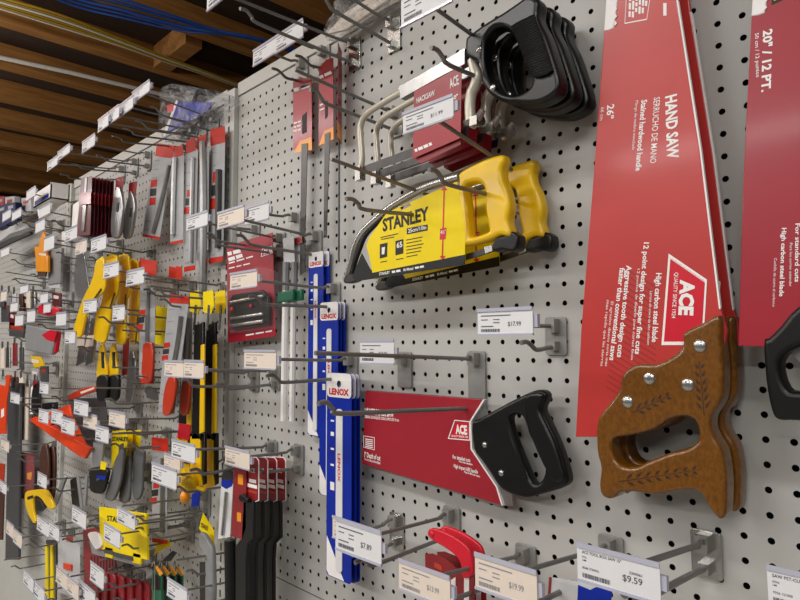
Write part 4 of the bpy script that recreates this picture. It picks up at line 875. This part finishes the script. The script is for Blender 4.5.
file_card('lower file card with an orange header left of the chalk bottle', [(151.5, 437), (168, 439), (168, 452), (152, 450)], [(152, 452), (167, 454), (167, 540), (152, 538)], [(152, 538), (167, 540), (167, 544), (152, 542)], .08, ([(163, 458), (162.5, 490), (162, 532)], .004), ((153.5, 482), (155.5, 506)))
goods('orange_header', 'orange-red header card behind the yellow saws', 'card', None, [('card', M_orcard, .05, .001, 0, 0, [(140, 258), (156, 262), (155, 276), (139, 273)])])
goods('orange_header', 'small orange-red header left of the empty hook over the files', 'card', None, [('card', M_orcard, .03, .001, 0, 0, [(169, 266), (178.5, 268), (178, 281), (168.5, 279)])])
goods('red_label', 'small red label above the white tag at the chalk bottle', 'card', None, [('card', M_logo, .06, .001, 0, 0, [(179, 423), (191, 425), (189, 440), (177, 438)])])
# --- dark red blister packs, seen one behind another
rp = goods('blister_pack', 'front dark red blister pack of the row below the ceiling', 'blister pack', 'dark red blister packs', [
    ('card', M_maroon, .155, .001, 0, 0, [(81, 178), (92, 176), (90, 235), (77, 236)]),
    ('knife', M_chrome, .158, .003, 0, 0, [(83, 204), (86, 203.5), (84, 231), (81, 231)]),
    ('band', M_dred, .1605, .001, 0, 0, [(80.5, 193), (91, 192), (90.5, 204), (79.5, 205)]), ('top_foil', M_lgrey, .1565, .001, 0, 0, [(85, 178), (87, 177.5), (86, 193), (84, 193)])])
for k, n in enumerate(('second', 'third', 'fourth', 'fifth', 'sixth', 'last')): dup(rp, (0, .0098*(k+1), 0), n + ' dark red blister pack of the row, counted from the ceiling end')
for q, lab, d in (([(117, 186), (120, 190), (122, 205), (121, 222), (118, 237), (111.5, 237), (110.5, 225), (112, 206), (115, 192)], 'left silver knife in its pack beside the dark red blister packs', .10), ([(130, 191), (133, 196), (134, 210), (131.5, 228), (129, 237), (123, 238), (122.5, 225), (125, 208), (128, 196)], 'right silver knife beside the dark red blister packs', .08)):
    goods('utility_knife', lab, 'knife', 'silver knives', [('body', M_steel, d+.02, .016, .004, 3, q), ('slider', M_ink, d+.0215, .002, 0, 0, [(q[0][0], q[2][1]-2), (q[0][0]+1.6, q[2][1]-2), (q[0][0]+.6, q[2][1]+7), (q[0][0]-1, q[2][1]+7)]), ('card', M_dred, d, .001, 0, 0, [(q[0][0]-1, q[0][1]-8), (q[0][0]+7, q[0][1]-10), (q[0][0]+5, q[0][1]+8), (q[0][0]-2, q[0][1]+8)])])
goods('flat_pack', 'pale flat pack at the left of the dark red blister packs', 'pack', None, [('card', M_white, .12, .002, 0, 0, [(73, 205), (80, 200), (76, 232), (71, 240)])])
goods('trowel_pack', 'crumpled clear pack of silver blades left of the yellow saws', 'pack', None, [('blade', M_steel, .10, .004, .001, 2, [(77, 252), (83, 250), (87, 275), (89, 296), (78, 298), (74, 280)]), ('film', M_clear, .112, .014, .004, 2, [(71, 250), (88, 246), (92, 280), (92, 298), (72, 300), (70, 275)])])
# --- yellow curved saws and the tools under them
for q, d, lab in (([(95, 264), (103, 258), (105, 285), (101, 294), (93, 300), (85, 316), (81, 335), (77, 337.5), (72.5, 335), (74, 326), (82, 300), (90, 284), (94, 272)], .15, 'first yellow curved saw from the left, its tip swinging out'), ([(105, 258), (116, 256), (118, 286), (114.5, 298), (111, 306), (110, 318), (105.5, 339), (101, 343), (94.5, 340), (93.5, 334), (96, 313), (101, 303), (104, 285)], .12, 'second yellow curved saw from the left'),
                  ([(118, 258), (128, 256), (129, 290), (125.5, 300), (124.7, 320), (125, 339), (122, 344.5), (117, 344), (115.5, 339), (116, 320), (117, 300), (118, 285)], .085, 'third yellow curved saw from the left'), ([(129, 262), (137, 262), (138, 290), (137.5, 320), (137, 341), (133, 345), (129.5, 343), (128.5, 337), (128.5, 310), (129, 290)], .055, 'fourth yellow curved saw, the rightmost')):
    a = q[2]
    goods('curved_saw', lab, 'saw', 'yellow curved saws', [('sheath', M_yel, d+.010, .013, .005, 2, q), ('crease', M_brown, d+.0125, .001, 0, 0, [(q[3][0]-.3, q[3][1]-6), (q[3][0]+.3, q[3][1]-4.5), (q[4][0]-1.5, q[4][1]+3), (q[4][0]-2, q[4][1]+2)]), ('card', M_ycard, d, .001, 0, 0, [(q[0][0]+1, q[0][1]-3), (q[1][0], q[1][1]-2), (q[1][0], q[1][1]+6), (q[0][0]+1, q[0][1]+6)])])
for x, d, lab in ((101.5, .09, 'left yellow and black handle hanging under the yellow saws'), (112.5, .08, 'right yellow and black handle hanging under the yellow saws')):
    goods('pruning_knife', lab, 'knife', 'yellow and black handles', [('shank', M_yel, d, .014, .004, 2, [(x-2, 346), (x+1, 344), (x+3, 360), (x+4.5, 378), (x-5, 378), (x-4, 362)]), ('grip', M_rub, d+.004, .02, .006, 3, [(x-5, 377), (x+4, 375), (x+5, 384), (x+4, 397), (x+1, 401), (x-3.5, 401), (x-5.5, 394)]), ('slider', M_ink, d+.002, .004, 0, 0, [(x-.5, 352), (x+1.5, 352), (x+2.2, 368), (x, 368)])])
goods('folding_knife', 'silver folding knife right of the yellow and black handles', 'knife', None, [('body', M_steel, .075, .012, .003, 3, [(130, 351), (133, 352), (135, 365), (134, 385), (131, 402), (127, 404), (125, 396), (127, 375), (128.5, 358)]), ('pivot', M_ink, .0765, .002, 0, 0, [(132, 358), (134, 358), (134, 365), (132, 365)]), ('card', M_cred, .05, .001, 0, 0, [(123, 340), (129, 338), (128, 374), (122, 376)])])
goods('scraper', 'dark round-bladed scraper behind the red-handled file card', 'scraper', None, [('blade', M_steel, .05, .002, 0, 0, [(144, 391), (149, 386), (156, 388), (158, 398), (156, 401), (148, 398)]), ('yellow_card', M_ycard, .04, .001, 0, 0, [(156, 306), (169, 308), (166, 346), (155, 344)])])
for x, lab in ((88, 'left silver file strip below the first yellow curved saw'), (97, 'right silver file strip below the first yellow curved saw')):
    goods('file_strip', lab, 'file', 'silver file strips', [('strip', M_steel, .10, .004, .001, 0, [(x-6, 318), (x+1, 316), (x-4, 362), (x-12, 366)]), ('label', M_cream, .101, .001, 0, 0, [(x-10, 336), (x-3, 335), (x-4, 346), (x-12, 347)])])
# --- orange speed square, grey knives, yellow case
d = .13
t = thing('speed_square', 'large orange triangular square hanging below the yellow and black handles', 'square', tuple(at(30, 421, d)))
mb = MB().curve([polyz([(28.5, 420), (69, 404.5), (71, 415), (88, 451), (83, 458), (77, 455)], d), polyz([(48, 421), (66, 414), (74, 437)], d)], d, .006, .0015, 2); mb.build('body', M_orange, t)
MB().curve([polyz([(28.5, 420), (33, 417), (90, 448), (84, 459)], d+.004)], d+.004, .011, .003, 2).build('fence', M_orange, t)
goods('orange_knife', 'orange tool with a pale stripe above the orange square', 'tool', None, [('body', M_rasp, .10, .012, .003, 2, [(67, 396), (80, 389), (94, 386), (95, 391), (84, 395), (71, 400)]), ('stripe', M_cream, .1006, .001, 0, 0, [(80, 392), (94, 387), (94, 389), (81, 394)])])
goods('grey_backing', 'dark grey square-shaped tool behind the orange square', 'square', None, [('plate', M_dgrey, .06, .004, .001, 0, [(68, 398), (104, 398), (108, 430), (90, 450), (70, 420)])])
for q, d, lab in (([(121, 449), (123, 453), (120, 480), (114, 498), (110, 501), (105, 499), (105, 494), (110, 478), (114, 461)], .10, 'left grey utility knife on a yellow card'), ([(126, 456), (129, 458), (129, 490), (127, 502), (119, 501), (120, 485), (123, 470)], .08, 'middle grey knife with black end on a yellow card'), ([(134, 451), (143, 452), (142, 470), (141, 492), (137, 500), (133, 497), (132, 480)], .07, 'right grey utility knife on a yellow card')):
    goods('utility_knife', lab, 'knife', 'grey knives on yellow cards', [('body', M_kgrey, d+.016, .014, .005, 3, q), ('card', M_ycard, d-.006, .001, 0, 0, [(q[0][0]-9, 431), (q[0][0]+7, 430), (q[0][0]+5, 470), (q[0][0]-10, 470)]), ('blade', M_steel, d+.006, .002, 0, 0, [(q[0][0]-2, q[0][1]-4), (q[0][0]+2, q[0][1]-6), (q[0][0]+2, q[0][1]+8), (q[0][0]-3, q[0][1]+10)])])
g = MB(); g.ptext('STANLEY', (112, 441), (128, 441), 4, .0955, .03); o = g.build('lettering', M_ink, smooth=False, loc=tuple(at(112, 441, .0955))); tag(o, 'black lettering on the yellow knife cards', 'lettering')
o.parent = [x for x in COL.objects if x.get('label') == 'left grey utility knife on a yellow card'][0]; o.location = Vector(o.location) - o.parent.location
for k in ('label', 'category'): del o[k]
goods('pouch_tool', 'black pouch tool with blue label left of the grey knives', 'tool', None, [('pack', M_grey, .12, .01, .002, 0, [(93, 442), (103, 440), (101, 468), (91, 470)]), ('pouch', M_rub, .13, .018, .004, 2, [(90, 468), (106, 468), (106, 478), (102, 492), (97, 494), (90, 491), (89, 480)]), ('yellow_label', M_ycard, .131, .001, 0, 0, [(101, 461), (107, 463), (105, 470), (100, 469)]), ('blue_label', M_blue, .1315, .001, 0, 0, [(97, 475), (106, 476), (105, 480), (96.5, 479)])])
d = .13
t = goods('storage_case', 'flat yellow case with black lettering at the lower left', 'case', None, [('body', M_ycard, d, .006, .001, 0, [(99, 507), (146, 514), (147, 560), (100, 549)]), ('window', M_dgrey, d+.001, .002, 0, 0, [(104, 549), (113, 551), (113, 555), (104, 553)]), ('window', M_dgrey, d+.001, .002, 0, 0, [(114, 552), (133, 557), (133, 561), (113, 556)]), ('tab', M_ycard, d, .012, .002, 0, [(105, 546), (113, 548), (112, 559), (105, 557)]), ('tab', M_ycard, d, .012, .002, 0, [(133, 552), (141, 554), (140, 565), (132, 563)]),
    ('paper_roll', M_white, d+.006, .012, .006, 3, [(87.5, 535), (92, 532), (98, 534), (101, 545), (98, 549), (94, 548)]), ('base_strip', M_grey, d-.004, .008, .003, 0, [(89, 541), (94, 549), (142, 562), (141, 567), (92, 554)])])
g = MB(); g.ptext('STANLEY', (107, 520.5), (130, 524.5), 4.5, d+.0006, .03); g.build('lettering', M_ink, t, smooth=False)
t = goods('chalk_bottle', 'round yellow chalk line bottle under the white tags', 'chalk bottle', None, [('tube', 'spout', M_yel, .006, [(186, 463, .105), (188, 470, .105), (190, 476, .105)]), ('nozzle', M_yel, .11, .012, .003, 0, [(195, 486), (204, 489), (203, 492), (196, 490)])])
c = at(189.5, 483, .105); MB().ball(c, .017, .017, .02).build('body', M_yel, t); c = at(185, 497, .10); MB().ball(c, .012, .011, .014).build('lower_bulb', M_amber, t)
goods('blue_card', 'small blue card right of the yellow chalk bottle', 'card', None, [('card', M_blue, .06, .001, 0, 0, [(192, 494), (200, 490), (199, 506), (191, 507)])])
t = goods('surform_tool', 'grey curved planing tool on a yellow card beside the post', 'plane', None, [('card', M_ycard, .05, .001, 0, 0, [(199, 528), (203, 513), (214, 531), (214, 620), (212, 620), (211, 548)]), ('body', M_grey, .075, .02, .005, 2, [(198, 534), (203, 534), (209, 544), (212, 556), (212, 620), (204, 620), (204, 560), (199, 548)]), ('rasp_window', M_dsteel, .0755, .002, 0, 0, [(199.5, 562), (205, 562), (205, 610), (200, 610)]), ('end_clip', M_chrome, .0765, .003, 0, 0, [(199, 555), (206, 557), (206, 560), (199, 558)])])
g = MB(); g.ptext('STANLEY', (201, 527), (208, 531), 3, .0505, .03); g.build('lettering', M_ink, t, smooth=False)
goods('yellow_fork', 'yellow forked card below the yellow case right edge', 'card', None, [('card', M_ycard, .07, .001, 0, 0, [(153, 543), (168, 540), (172, 545), (160, 551), (153, 556), (156, 549)]), ('blade', M_dsteel, .075, .003, 0, 0, [(162, 561), (172, 551), (176, 553), (170, 561)])])
def comb(label, dx, d):
    return goods('saw_comb', label, 'blade', 'green-black blades with yellow ends', [('body', M_green, d, .004, .001, 0, [(157+dx, 571), (166+dx, 576), (166+dx, 640), (157+dx, 640)]), ('black_face', M_black, d+.0012, .001, 0, 0, [(158+dx, 573), (165+dx, 577), (165+dx, 590), (158+dx, 590)]), ('yellow_end', M_amber, d+.0025, .003, 0, 0, [(159+dx, 566), (161+dx, 566), (167+dx, 574), (165+dx, 576)]), ('tube', 'wire', M_chrome, .0016, [(157+dx, 566, d+.004), (159.5+dx, 563, d+.004), (160+dx, 600, d+.004), (160+dx, 640, d+.004)])])
for k, lab in enumerate(('rightmost green-black blade with a yellow end', 'third green-black blade with a yellow end', 'second green-black blade with a yellow end', 'leftmost green-black blade with a yellow end')): comb(lab, 16-7*k, .05+.02*k)
for k in range(7):
    x = 92+8.5*k; y = 572+2.2*k
    goods('red_bundle', ('leftmost dark red bag of the bottom row', 'second dark red bag of the bottom row', 'third dark red bag of the bottom row', 'fourth dark red bag of the bottom row', 'fifth dark red bag of the bottom row', 'sixth dark red bag of the bottom row', 'rightmost dark red bag of the bottom row')[k], 'bag', 'dark red bags', [('bag', M_dred, .12-.008*k, .014, .004, 2, [(x-4, y), (x, y-4), (x+5, y), (x+6, y+14), (x+4, y+40), (x-4, y+40), (x-5, y+16)]), ('print', M_cred, .1206-.008*k, .001, 0, 0, [(x-2, y+5), (x+4, y+6), (x+3, y+14), (x-3, y+12)])])
t = goods('red_rack_card', 'dark striped red card strip behind the yellow case', 'card', None, [('card', M_dred, .07, .002, 0, 0, [(83, 530), (112, 524), (118, 585), (84, 585)])])
g = MB()
for k in range(9): g.quadplate(polyz([(91+3*k, 556), (92+3*k, 556), (92+3*k, 582), (91+3*k, 582)], .0705), .0705, .0003)
g.build('dark_stripes', M_ink, t, smooth=False)
t = goods('needle_pack', 'tall clear pack with small red figures left of the yellow case', 'pack', None, [('card', M_lgrey, .07, .001, 0, 0, [(58, 534), (80, 538), (80, 600), (58, 592)]), ('red_top', M_rasp, .0706, .001, 0, 0, [(66, 535), (73, 536), (73, 543), (66, 541)]), ('orange_bead', M_orange, .075, .005, .001, 0, [(63, 563), (71, 565), (71, 571), (63, 569)])])
for x, lab in ((46, 'left pale yellow edge strip at the bottom left'), (51, 'right pale yellow edge strip at the bottom left')):
    goods('edge_strip', lab, 'strip', 'pale yellow strips', [('strip', M_ycard, .05, .006, .001, 0, [(x-1, 544), (x+1, 546), (x+2, 600), (x-1, 600)]), ('dark_back', M_dgrey, .045, .004, 0, 0, [(x, 540), (x+5, 540), (x+5, 600), (x, 600)])])
# --- far left panel
t = goods('grey_box', 'grey box with a red triangle hanging below the red lid', 'box', None, [('body', M_grey, .16, .022, .004, 0, [(26, 325), (56, 331), (51, 355), (25, 350)]), ('red_triangle', M_logo, .1606, .001, 0, 0, [(41.5, 335), (50, 330), (57, 331), (54, 342), (47, 340)]), ('red_side', M_logo, .155, .02, .002, 0, [(52, 331), (58, 332), (55, 352), (51, 355)])])
goods('red_box', 'red flat box above the grey box', 'box', None, [('body', M_logo, .16, .022, .003, 0, [(38, 306), (44, 303), (58, 309), (58, 314), (47, 316), (37, 313)])])
goods('amber_tool', 'amber orange plastic tool hanging at the far left', 'tool', None, [('body', M_amber, .12, .02, .004, 1, [(34, 246), (38, 247), (40, 238), (43, 232), (45, 238), (45, 254), (47, 256), (47, 272), (36, 272), (35, 256)]), ('tip', M_brown, .115, .01, 0, 0, [(38, 272), (46, 272), (45, 276), (37, 276)]), ('strap', M_cream, .1206, .001, 0, 0, [(39, 253), (46, 254), (46, 256), (39, 255)])])
goods('grey_brush', 'grey bristle block right of the amber tool', 'brush', None, [('body', M_grey, .10, .02, .003, 0, [(48, 250), (61, 248), (60, 283), (48, 285)]), ('bristles', M_lgrey, .095, .014, 0, 0, [(49, 283), (60, 282), (60, 288), (49, 288)])])
for x, lab in ((63.5, 'left pale long strip by the far slotted post'), (68, 'right pale long strip by the far slotted post')):
    goods('long_strip', lab, 'strip', 'pale long strips', [('strip', M_white if x < 65 else M_lgrey, .06, .006, .001, 0, [(x-2, 232), (x+2, 230), (x+2, 300), (x-2, 302)])])
X0, X1, A, B = rect(43, 189, 60, 204, .1)
t = thing('white_box', 'white open shelf box on hooks at the far top left', 'box', (X0, -.1, A)); mb = MB(); mb.box(X0, X1, -.13, -.07, A, A+.004); mb.box(X0, X0+.004, -.13, -.07, A, B); mb.box(X1-.004, X1, -.13, -.07, A, B); mb.box(X0, X1, -.074, -.07, A, B); mb.box(X0, X1, -.13, -.126, A, A+.05); mb.build('tray', M_white, t, smooth=False)
MB().box(X0+.02, X1-.02, -.1312, -.13, A+.006, A+.02).build('blue_label', M_blue, t, smooth=False)
goods('white_carton', 'flat white carton under the white shelf box', 'box', None, [('body', M_white, .14, .05, .004, 0, [(37, 209), (47, 204), (53, 203), (46, 211), (38, 217)])])
goods('long_white_box', 'long white box above the dark tray at the left edge', 'box', None, [('body', M_lgrey, .12, .06, .004, 0, [(-8, 240), (10, 226), (28, 222), (28, 228), (10, 234), (-8, 248)]), ('lower_edge', M_ink, .121, .02, 0, 0, [(-8, 248), (10, 238), (30, 232), (30, 234), (10, 243), (-8, 252)])])
for q, m, lab in (([(-4, 206), (6, 204), (6, 226), (-4, 230)], M_navy, 'left dark blue box behind the far tags'), ([(6, 203), (15, 202), (15, 220), (6, 225)], M_navy, 'right dark blue box behind the far tags'), ([(-4, 196), (4, 196), (4, 205), (-4, 207)], M_cred, 'pale red pack on top of the left blue box'), ([(5, 197), (14, 196), (14, 203), (5, 204)], M_lgrey, 'pale pack on top of the right blue box'), ([(21, 198), (30, 197), (31, 211), (22, 212)], M_lgrey, 'small pale red-labelled pack right of the blue boxes')):
    goods('far_box', lab, 'box', 'far boxes above the rail', [('body', m, .10 if m == M_navy else .06, .05, .003, 0, q), ('label', M_rasp if m == M_lgrey else M_sgrey, .101 if m == M_navy else .061, .001, 0, 0, [(q[0][0]+2, q[0][1]+3), (q[1][0]-2, q[1][1]+3), (q[1][0]-2, q[1][1]+6), (q[0][0]+2, q[0][1]+6)])])
goods('orange_level', 'orange level at the left edge', 'level', None, [('body', M_orange, .07, .012, .003, 0, [(-8, 383), (5, 386), (5, 434), (-8, 434)]), ('white_window', M_white, .071, .001, 0, 0, [(1, 410), (4, 408), (4, 416), (1, 418)])])
goods('orange_strip', 'thin orange strip beside the orange level', 'strip', None, [('strip', M_orange, .12, .012, .002, 0, [(6, 375), (10, 375), (6, 400), (5, 433), (4, 433), (4, 398)])])
goods('dark_rod', 'dark grey long tool standing right of the orange level', 'tool', None, [('body', M_dgrey, .08, .02, .004, 0, [(7, 376), (20, 378), (19, 445), (18, 560), (5, 560), (7, 445)])])
goods('pale_rod', 'pale speckled strip right of the dark grey long tool', 'strip', None, [('body', M_cream, .06, .010, .003, 0, [(21, 383), (28, 383), (27, 440), (20, 440)])])
goods('black_scabbard', 'black scabbard with white outline behind the small tag', 'scabbard', None, [('back', M_white, .095, .003, 0, 0, [(30, 414), (31, 388), (35, 381), (40, 381), (40, 414)]), ('sheath', M_rub, .10, .012, .003, 2, [(31, 412), (32, 390), (36, 383), (39, 383), (39, 412)])])
goods('black_clip', 'black clip pair above the orange square', 'clip', None, [('body', M_black, .12, .012, .002, 0, [(42, 403), (56, 402), (56, 409), (42, 410)]), ('pin', M_chrome, .122, .003, 0, 0, [(52, 404), (54, 404), (54, 407), (52, 407)])])
goods('leather_tool', 'brown leather sheath behind the tag below the orange square', 'sheath', None, [('left_sheath', M_brown, .12, .018, .005, 2, [(41, 447), (46, 445), (48, 470), (46, 497), (39, 497), (39, 465)]), ('right_sheath', M_brown, .105, .018, .005, 2, [(48, 449), (53, 447), (54, 470), (52, 500), (47, 500), (48, 470)])])
goods('brown_card', 'brownish card with a pale crest left of the leather sheath', 'card', None, [('card', M_dred, .055, .001, 0, 0, [(20, 452), (34, 454), (33, 500), (18, 498)]), ('blister', M_clear, .064, .014, .003, 0, [(21, 455), (33, 456), (32, 497), (20, 496)]), ('crest', M_amber, .0556, .001, 0, 0, [(27, 473), (32, 472), (31, 480), (27, 479)])])
goods('brown_strip', 'brick brown strip at the left edge', 'strip', None, [('strip', M_rasp, .08, .01, .002, 0, [(-6, 462), (4, 464), (3, 482), (-6, 482)]), ('lower', M_brown, .079, .01, .002, 0, [(-6, 482), (4, 482), (2, 540), (-6, 540)])])
d = .15
t = thing('mini_saw', 'small yellow bow saw with black grip at the lower left', 'saw', tuple(at(26, 492, d)))
MB().curve([polyz(smooth_loop([(25, 493), (30, 490.5), (43, 489.5), (48, 493), (53, 505), (52.5, 509), (48, 508.5), (42, 500), (37, 496), (33, 497.5), (32.5, 504), (33, 512), (35.5, 521), (33, 523), (27.5, 513), (25, 503)], 2), d)], d, .008, .002, 2).build('frame', M_yel, t)
MB().curve([polyz([(35, 497), (40, 500), (44, 508), (40, 512), (35, 508)], d-.004)], d-.004, .01, .002).build('grip', M_rub, t)
MB().quadplate(polyz([(27, 497), (33, 495), (33, 498), (27.5, 500)], d+.0006), d+.0006, .0006).build('dark_label', M_ink, t, smooth=False)
for k, (q, lab) in enumerate((([(62, 478), (66, 477), (56, 505), (52, 503)], 'left grey metal leg shape under the orange square'), ([(76, 476), (78, 476), (82, 508), (80, 508)], 'middle grey metal bar left of the black pouch tool'), ([(85, 476), (87, 476), (85, 506), (83, 506)], 'right grey metal bar left of the black pouch tool'))):
    goods('metal_bar', lab, 'metal bar', 'grey metal bars', [('bar', M_grey, .10, .006, .001, 0, q)])
goods('dark_tray', 'dark triangular plate between the grey metal bars', 'plate', None, [('plate', M_dsteel, .08, .003, 0, 0, [(70, 480), (78, 476), (82, 508), (72, 504)])])
for q, m, lab in (([(1, 301), (8, 302), (8, 322), (1, 322)], M_dgrey, 'dark grey pack at the left edge under the cream tag'), ([(9, 311), (15, 312), (15, 330), (9, 329)], M_maroon, 'maroon pack below the small tools at the left edge'), ([(22, 296), (30, 297), (30, 312), (22, 311)], M_brown, 'brown pack above the left tag of the grey box'), ([(33, 290), (41, 291), (41, 305), (33, 304)], M_sgrey, 'silver pack left of the red box'), ([(9, 322), (24, 324), (23, 338), (9, 336)], M_dgrey, 'dark pack left of the grey box'), ([(52, 292), (60, 293), (60, 307), (52, 306)], M_maroon, 'maroon pack above the red box near the far post'), ([(30, 356), (40, 357), (44, 366), (34, 368)], M_yel, 'small yellow and dark pack under the grey box'), ([(31, 368), (38, 369), (38, 381), (31, 381)], M_sgrey, 'silver pack above the black scabbard'), ([(40, 366), (47, 366), (47, 382), (40, 382)], M_dgrey, 'dark grey pack above the small tag of the scabbard')):
    goods('small_pack', lab, 'pack', 'far small packs', [('body', m, .09, .012, .002, 0, q), ('label', M_rasp if m == M_dgrey else M_cream, .0906, .0006, 0, 0, [(q[0][0]+1.5, q[0][1]+3), (q[1][0]-1.5, q[1][1]+3), (q[1][0]-1.5, q[1][1]+6.5), (q[0][0]+1.5, q[0][1]+6.5)])])
rr = random.Random(3); MS = (M_dgrey, M_steel, M_brown, M_grey, M_dred, M_cream, M_lgrey)
for k in range(18):
    x = 2+ (k % 6)*6.3 + rr.uniform(-1, 1); row = k//6; y = (285, 340, 372)[row] + rr.uniform(-3, 3) ; hh = (24, 26, 12)[row]*rr.uniform(.8, 1.15); m = MS[(k*3+row) % 7]
    if row == 1 and x > 23 or row == 0 and x > 34: continue
    goods('small_tool', ('upper', 'middle', 'lower')[row] + ' row small hanging tool at the far left, ' + ('first', 'second', 'third', 'fourth', 'fifth', 'sixth')[k % 6] + ' from the edge', 'tool', 'far small tools', [('body', m, .10, .012, .003, 1, [(x-1.6, y+6), (x+1.6, y+6), (x+1.9, y+hh), (x-1.9, y+hh)]), ('hanger', M_steel, .10, .003, 0, 0, [(x-.6, y), (x+.6, y), (x+.8, y+7), (x-.8, y+7)])])
# ================================================================== camera and light
cd = bpy.data.cameras.new('camera'); cam = bpy.data.objects.new('camera', cd); COL.objects.link(cam)
from mathutils import Matrix
R3 = Matrix((RT.normalized(), -DN.normalized(), -FW.normalized())).transposed()
cam.matrix_world = Matrix.Translation(CAM) @ R3.to_4x4()
cd.sensor_fit = 'HORIZONTAL'; cd.sensor_width = 36; cd.lens = F/800*36; cd.shift_x = (400-CX)/800; cd.shift_y = (CY-300)/800
cd.clip_start = .02; cd.clip_end = 60; S.camera = cam
def lamp(loc, size, power, rot=(0, 0, 0), col=(1, .985, .965)):
    l = bpy.data.lights.new('ceiling_tube', 'AREA'); l.shape = 'RECTANGLE'; l.size, l.size_y = size; l.energy = power*.92; l.color = col
    o = bpy.data.objects.new('ceiling_tube', l); COL.objects.link(o); o.location = loc; o.rotation_euler = rot
for x in (-4.6, -2.8, -1.0, .8):
    lamp((x, -1.25, ZC-.55), (1.25, .14), 19)
    lamp((x, -3.2, ZC-.55), (1.25, .14), 44)
for x in (-4.6, -2.8, -1.0, .8):
    for y in (-1.25, -3.2): lamp((x, y, ZC-.52), (1.25, .14), 40, (math.pi, 0, 0))
w = bpy.data.worlds.new('world'); S.world = w; w.use_nodes = True
w.node_tree.nodes['Background'].inputs['Color'].default_value = (1, .99, .97, 1); w.node_tree.nodes['Background'].inputs['Strength'].default_value = .08
S.view_settings.view_transform = 'Standard'; S.view_settings.look = 'None'; S.view_settings.gamma = 1; S.view_settings.exposure = .0
for o in COL.objects:
    if len(str(o.get('label', '')).split()) > 16: print('LONG', o['label'])
    for k in ('_w', 'L'):
        if k in o.keys(): del o[k]
